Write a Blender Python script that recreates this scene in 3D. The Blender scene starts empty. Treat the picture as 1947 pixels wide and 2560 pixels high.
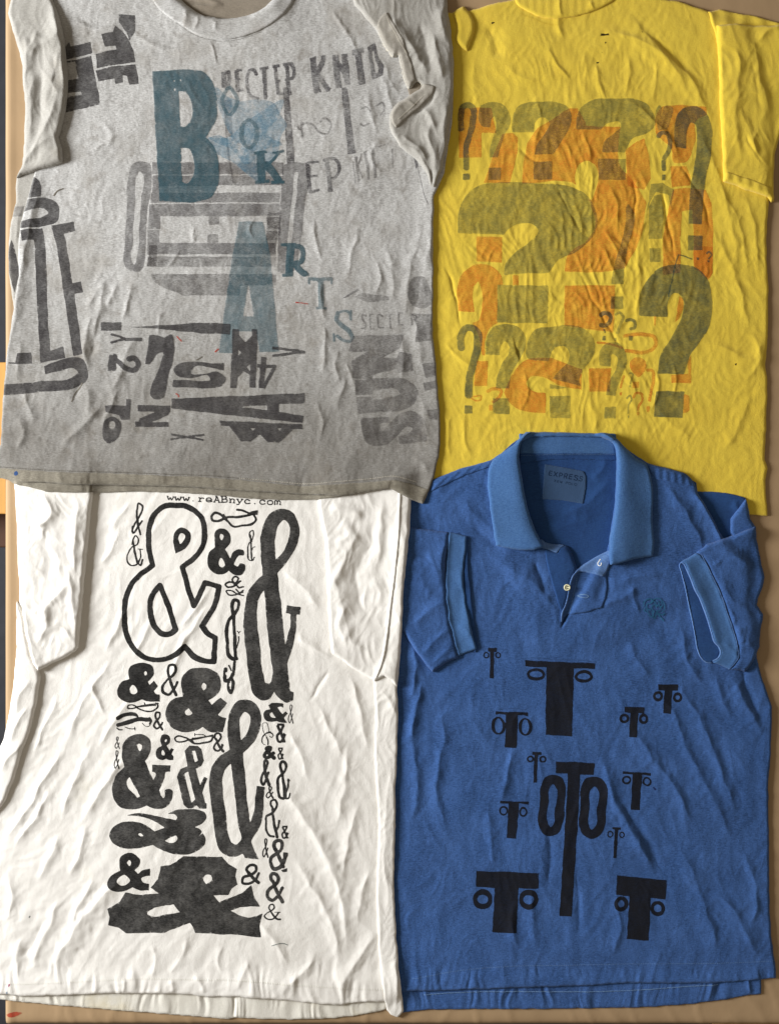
import bpy, math, random
import numpy as np

# ---------------------------------------------------------------- camera, light, exposure
S = bpy.context.scene
PX = 0.0005                      # metres per photograph pixel on the table top
CX, CY = 973.5, 1280.0

CAM_H = 1.75
cam_d = bpy.data.cameras.new('camera'); cam = bpy.data.objects.new('camera', cam_d)
S.collection.objects.link(cam); S.camera = cam
cam.location = (0, 0, CAM_H)
cam.rotation_euler = (0, 0, 0)
cam_d.sensor_fit = 'VERTICAL'; cam_d.sensor_height = 24
cam_d.lens = 24 * (CAM_H - 0.007) / (2560 * PX)
cam_d.clip_start = 0.05; cam_d.clip_end = 50

W = bpy.data.worlds.new('World'); S.world = W; W.use_nodes = True
bg = W.node_tree.nodes['Background']
bg.inputs[0].default_value = (1.0, 0.87, 0.70, 1); bg.inputs[1].default_value = 0.235

def area(name, loc, target, size, size_y, power, col):
    l = bpy.data.lights.new(name, 'AREA'); l.shape = 'RECTANGLE'; l.size = size; l.size_y = size_y
    l.energy = power; l.color = col
    o = bpy.data.objects.new(name, l); S.collection.objects.link(o); o.location = loc
    d = [target[i] - loc[i] for i in range(3)]
    from mathutils import Vector
    o.rotation_euler = Vector(d).to_track_quat('-Z', 'Y').to_euler()
    return o
# the window the photograph is lit by, to the left of the table
area('window_light', (-2.4, 0.3, 0.98), (0.05, 0.05, 0), 0.8, 0.8, 140, (0.97, 0.985, 1.0))

S.view_settings.view_transform = 'Standard'; S.view_settings.look = 'None'
S.view_settings.exposure = 0; S.view_settings.gamma = 1
S.render.resolution_x = 778; S.render.resolution_y = 1024

# ---------------------------------------------------------------- noise
def _hash(ix, iy, seed):
    h = (ix.astype(np.int64) * 374761393 + iy.astype(np.int64) * 668265263 + seed * 974634777) & 0xffffffff
    h = ((h ^ (h >> 13)) * 1274126177) & 0xffffffff
    h = h ^ (h >> 16)
    return (h & 0xffff) / 65535.0 * 2 * math.pi
def noise(x, y, seed=0):
    x = np.asarray(x, float); y = np.asarray(y, float)
    ix = np.floor(x); iy = np.floor(y); fx = x - ix; fy = y - iy
    u = fx * fx * fx * (fx * (fx * 6 - 15) + 10); v = fy * fy * fy * (fy * (fy * 6 - 15) + 10)
    def g(dx, dy):
        a = _hash(ix + dx, iy + dy, seed)
        return np.cos(a) * (fx - dx) + np.sin(a) * (fy - dy)
    a = g(0, 0) * (1 - u) + g(1, 0) * u; b = g(0, 1) * (1 - u) + g(1, 1) * u
    return (a * (1 - v) + b * v) * 1.5
def fbm(x, y, seed=0, o=3):
    s = 0; a = 1
    for i in range(o):
        s = s + a * noise(x * 2 ** i + 7.3 * i, y * 2 ** i - 3.1 * i, seed + i); a *= 0.5
    return s
def aniso(X, Y, deg, L, Wd, seed, warp=0.35):
    """creases running along 'deg' (photo axes, y down), L px long and Wd px apart"""
    t = math.radians(deg)
    u = X * math.cos(t) + Y * math.sin(t); v = -X * math.sin(t) + Y * math.cos(t)
    v = v + warp * L * 0.5 * noise(X / L, Y / L, seed + 50)
    return noise(u / L, v / Wd, seed)
def ridge(n, p=1.6):
    return np.clip(1 - np.abs(n) * 1.6, 0, 1) ** p
def crease(X, Y, deg, L, Wd, seed):
    """thin cotton creases: straight-sided, sharp-crested, broken up"""
    a = 0.7 - np.abs(aniso(X, Y, deg, L, Wd, seed, 0.5)) * 1.9
    b = 0.7 - np.abs(aniso(X, Y, deg + 38, L * 0.55, Wd * 0.8, seed + 9, 0.5)) * 1.9
    m = sstep(-0.5, 0.5, noise(X / (L * 0.9), Y / (L * 0.9), seed + 21))
    return a * m + b * (1 - m) * 0.8
def sstep(a, b, x):
    t = np.clip((x - a) / (b - a), 0, 1); return t * t * (3 - 2 * t)

# ---------------------------------------------------------------- drawing outlines and strokes as distance fields
FR = {'1': (0, 0, 1), 'A': (0, 0, 2.8), 'B': (500, 0, 2.585), 'C': (0, 600, 2.8), 'D': (500, 600, 2.585),
      'E': (1050, 0, 3.36), 'F': (1450, 0, 3.38), 'G': (1050, 550, 3.36), 'H': (1450, 550, 2.9457),
      'I': (250, 1210, 5.6), 'J': (500, 1210, 5.6), 'K': (250, 1510, 5.6), 'L': (480, 1510, 5.6), 'M': (250, 1810, 5.6), 'N': (480, 1810, 5.6),
      'O': (250, 2050, 3.7333), 'Q': (620, 1740, 6.9), 'R': (620, 2040, 6.9), 'S': (540, 1400, 6.31),
      'T': (1150, 1600, 3.0545), 'U': (1150, 2050, 3.0545), 'V': (1550, 1650, 2.4282),
      'a': (480, 1850, 2.8), 'b': (990, 1060, 3.2941), 'c': (1450, 1120, 3.38), 'd': (1340, 1140, 12), 'e': (1360, 1330, 8.4),
      'f': (860, 0, 4.6033), 'g': (0, 1180, 3.0675), 'h': (650, 1180, 3.0689), 'i': (0, 2400, 2.8), 'j': (0, 1850, 3.1115), 'k': (1400, 2400, 3.071)}

def parse_pts(tok, fr):
    ox, oy, s = fr; P = []; C = []; Wd = []
    for t in tok:
        c = t.endswith('*'); t = t.rstrip('*'); v = [float(q) for q in t.split(',')]
        P.append((ox + v[0] / s, oy + v[1] / s)); C.append(c); Wd.append(v[2] / s if len(v) > 2 else None)
    return np.array(P), C, Wd
def smooth(P, C, closed, Wd=None, n=7):
    N = len(P); out = []; ow = []
    rng = range(N if closed else N - 1)
    for i in rng:
        p1 = P[i]; p2 = P[(i + 1) % N]
        if C[i] and C[(i + 1) % N]:
            out.append(p1); ow.append(Wd[i] if Wd else 0); continue
        p0 = P[i - 1] if (closed or i > 0) else p1
        p3 = P[(i + 2) % N] if (closed or i + 2 < N) else p2
        L = np.linalg.norm(p2 - p1) + 1e-9
        def tan(a, b, c):
            la = np.linalg.norm(b - a) + 1e-9; lb = np.linalg.norm(c - b) + 1e-9
            d = ((b - a) / la * lb + (c - b) / lb * la) / (la + lb)
            return d * L
        m1 = (p2 - p1) if (C[i] or (not closed and i == 0)) else tan(p0, p1, p2)
        m2 = (p2 - p1) if (C[(i + 1) % N] or (not closed and i + 2 >= N)) else tan(p1, p2, p3)
        for k in range(n):
            t = k / n
            h = (2 * t**3 - 3 * t**2 + 1) * p1 + (t**3 - 2 * t**2 + t) * m1 + (-2 * t**3 + 3 * t**2) * p2 + (t**3 - t**2) * m2
            out.append(h); ow.append(Wd[i] * (1 - t) + Wd[i + 1 if not closed else (i + 1) % N] * t if Wd else 0)
    if not closed: out.append(P[-1]); ow.append(Wd[-1] if Wd else 0)
    return np.array(out), np.array(ow)

def sd_poly(X, Y, P):
    d2 = np.full(X.shape, 1e18); ins = np.zeros(X.shape, bool)
    n = len(P)
    for i in range(n):
        ax, ay = P[i]; bx, by = P[(i + 1) % n]
        ex, ey = bx - ax, by - ay; L = ex * ex + ey * ey
        if L < 1e-12: continue
        wx = X - ax; wy = Y - ay
        t = np.clip((wx * ex + wy * ey) / L, 0, 1)
        q = (wx - t * ex) ** 2 + (wy - t * ey) ** 2
        np.minimum(d2, q, out=d2)
        if ay != by:
            c = ((ay > Y) != (by > Y)) & (X < (bx - ax) * (Y - ay) / (by - ay) + ax)
            ins ^= c
    d = np.sqrt(d2)
    return np.where(ins, d, -d)
def sd_stroke(X, Y, P, Wd, butt=False):
    f = np.full(X.shape, -1e9); n = len(P)
    for i in range(n - 1):
        ax, ay = P[i]; bx, by = P[i + 1]
        ex, ey = bx - ax, by - ay; L = ex * ex + ey * ey
        if L < 1e-12: continue
        wx = X - ax; wy = Y - ay
        t0 = (wx * ex + wy * ey) / L; t = np.clip(t0, 0, 1)
        d = np.sqrt((wx - t * ex) ** 2 + (wy - t * ey) ** 2)
        v = (Wd[i] * (1 - t) + Wd[i + 1] * t) * 0.5 - d
        if butt:
            l = math.sqrt(L)
            if i == 0: v = np.minimum(v, t0 * l)
            if i == n - 2: v = np.minimum(v, (1 - t0) * l)
        np.maximum(f, v, out=f)
    return f
def parse(text, fr):
    ops = []
    for part in text.split(';'):
        tk = part.split()
        if not tk: continue
        op = tk[0][0]; arg = tk[0][1:]
        if op in '+-PN':
            pts = ([arg] if arg else []) + tk[1:]
            P, C, _ = parse_pts(pts, fr)
            if op in 'PN': C = [True] * len(P)
            P, _ = smooth(P, C, True)
            ops.append(('+' if op in '+P' else '-', P))
        elif op in 'slbXc':
            w = float(arg) / fr[2]
            P, C, Wv = parse_pts(tk[1:], fr)
            Wv = [w if q is None else q for q in Wv]
            if op == 'l': C = [True] * len(P)
            if op == 'c':
                P, Wq = smooth(P, C, True, Wv); P = np.vstack([P, P[:1]]); Wq = np.append(Wq, Wq[0])
            else: P, Wq = smooth(P, C, False, Wv)
            ops.append(({'s': 's', 'c': 's', 'l': 'b', 'b': 'b', 'X': 'x'}[op], P, Wq))
        elif op == 'O':
            v = [float(q) for q in tk[1].split(',')]
            for sg, a, b in (('+', v[2], v[3]), ('-', v[4], v[5])):
                P = np.array([(fr[0] + (v[0] + a * math.cos(t)) / fr[2], fr[1] + (v[1] + b * math.sin(t)) / fr[2]) for t in np.linspace(0, 2 * math.pi, 36)[:-1]])
                ops.append((sg, P))
    return ops
def ops_bbox(ops):
    a = []
    for o in ops:
        if o[0] in '-x': continue
        w = o[2].max() / 2 if len(o) > 2 else 0
        a.append((o[1][:, 0].min() - w, o[1][:, 1].min() - w, o[1][:, 0].max() + w, o[1][:, 1].max() + w))
    a = np.array(a); return a[:, 0].min(), a[:, 1].min(), a[:, 2].max(), a[:, 3].max()
def field(ops, X, Y):
    f = np.full(X.shape, -1e9)
    for o in ops:
        if o[0] == '+': f = np.maximum(f, sd_poly(X, Y, o[1]))
        elif o[0] == '-': f = np.minimum(f, -sd_poly(X, Y, o[1]))
        elif o[0] in 'sb': f = np.maximum(f, sd_stroke(X, Y, o[1], o[2], o[0] == 'b'))
        else: f = np.minimum(f, -sd_stroke(X, Y, o[1], o[2]))
    return f

# ---------------------------------------------------------------- turning a field into a sheet of mesh
def march(f, xs, ys):
    ny, nx = f.shape; ins = f > 0
    c = ins[:-1, :-1].astype(int) + ins[:-1, 1:] + ins[1:, 1:] + ins[1:, :-1]
    full = np.argwhere(c == 4); mixed = np.argwhere((c > 0) & (c < 4))
    vid = -np.ones((ny, nx), int)
    used = np.zeros((ny, nx), bool)
    for dy in (0, 1):
        for dx in (0, 1):
            if len(full): used[full[:, 0] + dy, full[:, 1] + dx] = True
            if len(mixed): used[mixed[:, 0] + dy, mixed[:, 1] + dx] |= True
    used &= ins
    k = np.argwhere(used); vid[k[:, 0], k[:, 1]] = np.arange(len(k))
    V = [np.column_stack([xs[k[:, 1]], ys[k[:, 0]]])]
    nv = len(k); extra = []; cache = {}; tris = []; bd = []
    def cross(a, b):
        nonlocal nv
        if a > b: a, b = b, a
        if (a, b) in cache: return cache[(a, b)]
        fa, fb = f[a], f[b]; t = min(max(fa / (fa - fb), 0.02), 0.98)
        xa, ya = xs[a[1]], ys[a[0]]; xb, yb = xs[b[1]], ys[b[0]]
        extra.append((xa + (xb - xa) * t, ya + (yb - ya) * t)); cache[(a, b)] = nv; nv += 1
        return nv - 1
    for r, q in mixed:
        A, B, Cc, D = (r, q), (r, q + 1), (r + 1, q + 1), (r + 1, q)
        for T in ((A, D, Cc), (A, Cc, B)):
            s = [ins[p] for p in T]; n = sum(s)
            if n == 0: continue
            if n == 3: tris.append([vid[p] for p in T]); continue
            if n == 1:
                i = s.index(True); p, q1, q2 = T[i], T[(i + 1) % 3], T[(i + 2) % 3]
                e1, e2 = cross(p, q1), cross(p, q2); tris.append([vid[p], e1, e2]); bd.append((e1, e2))
            else:
                i = s.index(False); p, q1, q2 = T[i], T[(i + 1) % 3], T[(i + 2) % 3]
                e1, e2 = cross(p, q1), cross(p, q2)
                tris.append([e1, vid[q1], vid[q2], e2]); bd.append((e2, e1))
    if len(full):
        a = vid[full[:, 0], full[:, 1]]; b = vid[full[:, 0] + 1, full[:, 1]]; c2 = vid[full[:, 0] + 1, full[:, 1] + 1]; d = vid[full[:, 0], full[:, 1] + 1]
        quads = np.column_stack([a, b, c2, d])
    else: quads = np.zeros((0, 4), int)
    V = np.vstack(V + ([np.array(extra)] if extra else []))
    return V, quads, tris, bd

def make_mesh(name, V, quads, tris, mat, parent):
    """V: px,px,mm"""
    me = bpy.data.meshes.new(name)
    co = np.empty((len(V), 3)); o = parent.location if parent else (0, 0, 0)
    co[:, 0] = (V[:, 0] - CX) * PX - o[0]; co[:, 1] = -(V[:, 1] - CY) * PX - o[1]; co[:, 2] = V[:, 2] * 0.001 - o[2]
    loops = [quads.ravel()]; st = list(range(0, 4 * len(quads), 4)); pos = 4 * len(quads)
    flat = []
    for t in tris: st.append(pos); pos += len(t); flat += [int(q) for q in t]
    L = np.concatenate([loops[0], np.array(flat, int)]).astype(np.int32)
    me.vertices.add(len(co)); me.vertices.foreach_set('co', co.astype(np.float32).ravel())
    me.loops.add(len(L)); me.loops.foreach_set('vertex_index', L)
    me.polygons.add(len(st)); me.polygons.foreach_set('loop_start', np.array(st, np.int32))
    me.update(calc_edges=True); me.validate()
    me.polygons.foreach_set('use_smooth', np.ones(len(me.polygons), bool)); me.update()
    if mat: me.materials.append(mat)
    ob = bpy.data.objects.new(name, me); S.collection.objects.link(ob)
    if parent: ob.parent = parent
    return ob

# ---------------------------------------------------------------- the stack of cloth on the table
G = 2.2
gx = np.arange(-75, 2030, G); gy = np.arange(-96, 2640, G)
GX, GY = np.meshgrid(gx, gy)
TOP = np.zeros(GX.shape)
def bil(A, x, y):
    u = np.clip((np.asarray(x) - gx[0]) / G, 0, len(gx) - 1.001); v = np.clip((np.asarray(y) - gy[0]) / G, 0, len(gy) - 1.001)
    i = u.astype(int); j = v.astype(int); a = u - i; b = v - j
    return (A[j, i] * (1 - a) + A[j, i + 1] * a) * (1 - b) + (A[j + 1, i] * (1 - a) + A[j + 1, i + 1] * a) * b
def blur(A, sig):
    r = int(sig * 3) + 1; k = np.exp(-(np.arange(-r, r + 1) / sig) ** 2 / 2); k /= k.sum()
    B = np.pad(A, r, mode='edge')
    B = sum(k[i] * B[i:i + A.shape[0], :] for i in range(2 * r + 1))
    return sum(k[i] * B[:, i:i + A.shape[1]] for i in range(2 * r + 1))
def folds(lst, fr='1'):
    Z = np.zeros(GX.shape)
    for amp, wl, wr, s in lst:
        f = FR[fr]
        P, C, _ = parse_pts(s.split(), f); P, _ = smooth(P, C, False, n=5)
        seg = np.linalg.norm(np.diff(P, axis=0), axis=1); cum = np.concatenate([[0], np.cumsum(seg)]); tot = cum[-1]
        pad = 3 * max(wl, wr)
        j0, j1 = np.searchsorted(gy, [P[:, 1].min() - pad, P[:, 1].max() + pad]); i0, i1 = np.searchsorted(gx, [P[:, 0].min() - pad, P[:, 0].max() + pad])
        if j1 <= j0 or i1 <= i0: continue
        X = GX[j0:j1, i0:i1]; Y = GY[j0:j1, i0:i1]
        X = X + 5 * noise(X / 45, Y / 45, int(abs(P[0, 0]))); Y2 = Y + 5 * noise(X / 45, Y / 45, 99)
        best = np.full(X.shape, 1e9); bt = np.zeros(X.shape); bs = np.zeros(X.shape)
        for i in range(len(P) - 1):
            ex, ey = P[i + 1] - P[i]; L = ex * ex + ey * ey
            if L < 1e-9: continue
            wx = X - P[i, 0]; wy = Y2 - P[i, 1]; t = np.clip((wx * ex + wy * ey) / L, 0, 1)
            d = np.sqrt((wx - t * ex) ** 2 + (wy - t * ey) ** 2); m = d < best
            best = np.where(m, d, best); bt = np.where(m, (cum[i] + t * seg[i]) / tot, bt); bs = np.where(m, ex * wy - ey * wx, bs)
        w = np.where(bs > 0, wr, wl) * (0.75 + 0.25 * np.sin(math.pi * bt))
        q = best / w
        q = q * (1 + 0.35 * noise(X / 22, Y / 22, 5)); g = 0.45 * np.exp(-q ** 2) + 0.55 * np.exp(-np.sqrt(q * q + 0.02) * 2.0)
        tp = sstep(0, .28, bt) * sstep(0, .28, 1 - bt)
        Z[j0:j1, i0:i1] += amp * g * tp
    return Z

LAST = {}
def piece(name, parent, mat, fr, text, thick=3.0, er=9, te=0.9, wr=None, base_s=5, rough=1.2, key=None, tilt=None, clear=0.35, label=None):
    """one sheet of cloth laid on whatever is already there; returns the object. thick/te in mm, er in px"""
    global TOP
    ops = parse(text, FR[fr]); bx = ops_bbox(ops)
    j0, j1 = np.searchsorted(gy, [bx[1] - 12, bx[3] + 12]); i0, i1 = np.searchsorted(gx, [bx[0] - 12, bx[2] + 12])
    X = GX[j0:j1, i0:i1]; Y = GY[j0:j1, i0:i1]
    f = field(ops, X, Y)
    if rough: f = f + rough * fbm(X / 28, Y / 28, 5 + len(name), 2)
    base = blur(TOP, base_s)[j0:j1, i0:i1] if base_s else TOP[j0:j1, i0:i1]
    u = np.clip(f / er, 0, 1); prof = np.sqrt(np.clip(1 - (1 - u) ** 2, 0, 1))
    z = base + te + (thick - te) * prof
    if wr is not None: z = z + wr[j0:j1, i0:i1] * sstep(-2, er * 1.2, f)
    if tilt is not None: z = z + tilt(X, Y)
    z = np.maximum(z, TOP[j0:j1, i0:i1] + clear)
    V, quads, tris, bd = march(f, gx[i0:i1], gy[j0:j1])
    full = TOP.copy(); full[j0:j1, i0:i1] = z
    zz = bil(full, V[:, 0], V[:, 1])
    V3 = np.column_stack([V, zz])
    # hem wall down to what lies beneath
    bm = sorted(set([a for e in bd for a in e])); mp = {a: len(V3) + i for i, a in enumerate(bm)}
    low = V3[bm].copy(); low[:, 2] = np.minimum(bil(TOP, low[:, 0], low[:, 1]) - 0.3, low[:, 2] - 0.1)
    V3 = np.vstack([V3, low])
    for a, b in bd: tris.append([a, mp[a], mp[b], b])
    ob = make_mesh(name, V3, quads, tris, mat, parent)
    if label: ob['label'] = label
    nt = TOP.copy(); nt[j0:j1, i0:i1] = np.where(f > 0, z, TOP[j0:j1, i0:i1]); TOP = nt
    zs = full
    LAST[key or name] = (zs, ops, (j0, j1, i0, i1), f)
    return ob

NP = [0]
def printed(name, parent, mat, fr, text, surf, cell=None, off=None, rough=0.35, lift=0, frm=None, clip=True, label=None, warp=1.4):
    """ink printed on a sheet: its outline on the cloth, following the cloth's own folds"""
    ops = parse(text, frm or FR[fr]); x0, y0, x1, y1 = ops_bbox(ops)
    L = max(x1 - x0, y1 - y0)
    c = cell or min(max(L / 70, 0.7), 1.8)
    xs = np.arange(x0 - 2 * c, x1 + 3 * c, c); ys = np.arange(y0 - 2 * c, y1 + 3 * c, c)
    X, Y = np.meshgrid(xs, ys)
    wk = min(warp, L / 60)
    f = field(ops, X + wk * noise(X / 27, Y / 31, 61) + 0.4 * wk * noise(X / 11, Y / 11, 63), Y + wk * noise(X / 29, Y / 25, 62))
    if rough: f = f + rough * noise(X / 3.1, Y / 3.1, NP[0]) + rough * noise(X / 9, Y / 9, NP[0] + 3)
    zs, pops, (j0, j1, i0, i1), pf = LAST[surf]
    if clip:
        F = np.full(GX.shape, -5.0); F[j0:j1, i0:i1] = pf
        f = np.minimum(f, bil(F, X, Y) - 0.6)
    if not (f > 0).any(): print('EMPTY PRINT', name, text[:40]); return None
    V, quads, tris, bd = march(f, xs, ys)
    NP[0] += 1
    o = off if off is not None else 0.16 + 0.025 * lift
    V3 = np.column_stack([V, bil(zs, V[:, 0], V[:, 1]) + o])
    ob = make_mesh(name, V3, quads, tris, mat, parent)
    if label: ob['label'] = label
    return ob

# ---------------------------------------------------------------- things
def tag(o, label=None, cat=None, group=None, kind=None):
    if label: o['label'] = label
    if cat: o['category'] = cat
    if group: o['group'] = group
    if kind: o['kind'] = kind
    return o
def empty(name, x, y, z=0.0):
    o = bpy.data.objects.new(name, None); S.collection.objects.link(o)
    o.location = ((x - CX) * PX, -(y - CY) * PX, z * .001); o.empty_display_size = 0.05
    return o

# ---------------------------------------------------------------- materials
def srgb(h):
    h = h.lstrip('#'); v = [int(h[i:i + 2], 16) / 255 for i in (0, 2, 4)]
    return tuple(((c + 0.055) / 1.055) ** 2.4 if c > 0.04045 else c / 12.92 for c in v) + (1,)
def nd(nt, t, **kw):
    n = nt.nodes.new(t)
    for k, v in kw.items():
        if k in n.inputs: n.inputs[k].default_value = v
        else: setattr(n, k, v)
    return n
def cloth(name, base, dark, light, heather=0.35, blotch=0.3, sheen=0.25, bump=0.25, fine=1500, stain=None, hem_dark=None):
    m = bpy.data.materials.new(name); m.use_nodes = True; nt = m.node_tree; L = nt.links
    b = nt.nodes['Principled BSDF']; b.inputs['Roughness'].default_value = 0.92
    b.inputs['Specular IOR Level'].default_value = 0.12
    b.inputs['Sheen Weight'].default_value = sheen; b.inputs['Sheen Roughness'].default_value = 0.6
    geo = nd(nt, 'ShaderNodeNewGeometry')
    def nz(scale, det, mapping=None, rgh=0.6):
        n = nd(nt, 'ShaderNodeTexNoise'); n.inputs['Scale'].default_value = scale; n.inputs['Detail'].default_value = det; n.inputs['Roughness'].default_value = rgh
        if mapping:
            mp = nd(nt, 'ShaderNodeMapping'); mp.inputs['Scale'].default_value = mapping; L.new(geo.outputs['Position'], mp.inputs[0]); L.new(mp.outputs[0], n.inputs[0])
        else: L.new(geo.outputs['Position'], n.inputs[0])
        return n
    def mix(f, a, c, amt):
        r = nd(nt, 'ShaderNodeMapRange'); r.inputs[1].default_value = 0.35; r.inputs[2].default_value = 0.68; r.inputs[3].default_value = 0; r.inputs[4].default_value = amt
        L.new(f, r.inputs[0])
        mx = nd(nt, 'ShaderNodeMix', data_type='RGBA'); L.new(r.outputs[0], mx.inputs[0])
        if isinstance(a, tuple): mx.inputs[6].default_value = a
        else: L.new(a, mx.inputs[6])
        mx.inputs[7].default_value = c
        return mx.outputs[2]
    c = mix(nz(9, 5).outputs[0], base, dark, blotch)
    c = mix(nz(21, 6).outputs[0], c, light, blotch * 0.8)
    c = mix(nz(420, 4, (1, 2.2, 1)).outputs[0], c, dark, heather)
    c = mix(nz(600, 3, (0.4, 2.4, 1)).outputs[0], c, light, heather)
    if stain:
        for (col, sc, amt, lo) in stain:
            n = nz(sc, 6); r = nd(nt, 'ShaderNodeMapRange'); r.inputs[1].default_value = lo; r.inputs[2].default_value = lo + 0.12; r.inputs[4].default_value = amt
            L.new(n.outputs[0], r.inputs[0]); mx = nd(nt, 'ShaderNodeMix', data_type='RGBA'); L.new(r.outputs[0], mx.inputs[0]); L.new(c, mx.inputs[6]); mx.inputs[7].default_value = col; c = mx.outputs[2]
    if hem_dark:          # mottled darker brown that deepens towards the hem
        col, y0, y1, amt = hem_dark
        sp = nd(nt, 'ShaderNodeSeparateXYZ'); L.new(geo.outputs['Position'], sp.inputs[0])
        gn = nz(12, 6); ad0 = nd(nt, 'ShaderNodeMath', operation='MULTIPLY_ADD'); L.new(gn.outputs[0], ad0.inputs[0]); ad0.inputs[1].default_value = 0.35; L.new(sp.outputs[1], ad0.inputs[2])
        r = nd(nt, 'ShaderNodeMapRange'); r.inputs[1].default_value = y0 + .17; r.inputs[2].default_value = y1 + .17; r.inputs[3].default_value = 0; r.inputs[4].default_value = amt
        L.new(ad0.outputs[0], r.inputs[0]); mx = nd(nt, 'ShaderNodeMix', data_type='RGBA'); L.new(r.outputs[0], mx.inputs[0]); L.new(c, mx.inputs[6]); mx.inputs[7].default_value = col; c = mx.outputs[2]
    L.new(c, b.inputs['Base Color'])
    n1 = nz(fine * 0.6, 4); n2 = nz(150, 5)
    ad = nd(nt, 'ShaderNodeMath', operation='ADD'); L.new(n1.outputs[0], ad.inputs[0]); L.new(n2.outputs[0], ad.inputs[1])
    bp = nd(nt, 'ShaderNodeBump'); bp.inputs['Strength'].default_value = bump; bp.inputs['Distance'].default_value = 0.0024
    L.new(ad.outputs[0], bp.inputs['Height'])
    L.new(bp.outputs[0], b.inputs['Normal'])
    return m
def ink(name, col, alpha, wear=0.5, wearcol=None, lo=0.38, hi=0.62, streak=True, crack=0.55):
    """worn printing ink: lets the cloth through where it has rubbed off"""
    m = bpy.data.materials.new(name); m.use_nodes = True; nt = m.node_tree; L = nt.links
    b = nt.nodes['Principled BSDF']; b.inputs['Roughness'].default_value = 0.85; b.inputs['Specular IOR Level'].default_value = 0.15
    geo = nd(nt, 'ShaderNodeNewGeometry')
    mp = nd(nt, 'ShaderNodeMapping'); mp.inputs['Scale'].default_value = (1, 2.6, 1) if streak else (1, 1, 1); L.new(geo.outputs['Position'], mp.inputs[0])
    n = nd(nt, 'ShaderNodeTexNoise'); n.inputs['Scale'].default_value = 330; n.inputs['Detail'].default_value = 6; n.inputs['Roughness'].default_value = 0.7; L.new(mp.outputs[0], n.inputs[0])
    n2 = nd(nt, 'ShaderNodeTexNoise'); n2.inputs['Scale'].default_value = 46; n2.inputs['Detail'].default_value = 8; n2.inputs['Roughness'].default_value = 0.72; L.new(geo.outputs['Position'], n2.inputs[0])
    av = nd(nt, 'ShaderNodeMath', operation='MULTIPLY_ADD'); L.new(n2.outputs[0], av.inputs[0]); av.inputs[1].default_value = 0.55; 
    h = nd(nt, 'ShaderNodeMath', operation='MULTIPLY'); L.new(n.outputs[0], h.inputs[0]); h.inputs[1].default_value = 0.45; L.new(h.outputs[0], av.inputs[2])
    r = nd(nt, 'ShaderNodeMapRange'); r.inputs[1].default_value = lo; r.inputs[2].default_value = hi; r.inputs[3].default_value = alpha; r.inputs[4].default_value = alpha * (1 - wear)
    L.new(av.outputs[0], r.inputs[0])
    # ink has cracked and rubbed off along the crests of the creases
    pr = nd(nt, 'ShaderNodeMapRange'); pr.inputs[1].default_value = 0.507; pr.inputs[2].default_value = 0.53; pr.inputs[3].default_value = 1; pr.inputs[4].default_value = 1 - crack
    L.new(geo.outputs['Pointiness'], pr.inputs[0]); pm = nd(nt, 'ShaderNodeMath', operation='MULTIPLY'); L.new(r.outputs[0], pm.inputs[0]); L.new(pr.outputs[0], pm.inputs[1]); L.new(pm.outputs[0], b.inputs['Alpha'])
    mx = nd(nt, 'ShaderNodeMix', data_type='RGBA'); L.new(n.outputs[0], mx.inputs[0]); mx.inputs[6].default_value = tuple(c * 0.75 for c in col[:3]) + (1,); mx.inputs[7].default_value = tuple(min(1, c * 1.35) for c in col[:3]) + (1,)
    L.new(mx.outputs[2], b.inputs['Base Color'])
    return m
def plain(name, col, rough=0.8, spec=0.2, sc=30, var=0.15, bump=0.1, bs=200, stretch=(1, 1, 1)):
    m = bpy.data.materials.new(name); m.use_nodes = True; nt = m.node_tree; L = nt.links
    b = nt.nodes['Principled BSDF']; b.inputs['Roughness'].default_value = rough; b.inputs['Specular IOR Level'].default_value = spec
    geo = nd(nt, 'ShaderNodeNewGeometry'); mp = nd(nt, 'ShaderNodeMapping'); mp.inputs['Scale'].default_value = stretch; L.new(geo.outputs['Position'], mp.inputs[0])
    n = nd(nt, 'ShaderNodeTexNoise'); n.inputs['Scale'].default_value = sc; n.inputs['Detail'].default_value = 6; L.new(mp.outputs[0], n.inputs[0])
    mx = nd(nt, 'ShaderNodeMix', data_type='RGBA'); L.new(n.outputs[0], mx.inputs[0])
    mx.inputs[6].default_value = tuple(c * (1 - var) for c in col[:3]) + (1,); mx.inputs[7].default_value = tuple(min(1, c * (1 + var)) for c in col[:3]) + (1,)
    L.new(mx.outputs[2], b.inputs['Base Color'])
    n2 = nd(nt, 'ShaderNodeTexNoise'); n2.inputs['Scale'].default_value = bs; n2.inputs['Detail'].default_value = 5; L.new(geo.outputs['Position'], n2.inputs[0])
    bp = nd(nt, 'ShaderNodeBump'); bp.inputs['Strength'].default_value = bump; bp.inputs['Distance'].default_value = 0.001; L.new(n2.outputs[0], bp.inputs['Height']); L.new(bp.outputs[0], b.inputs['Normal'])
    return m

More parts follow.
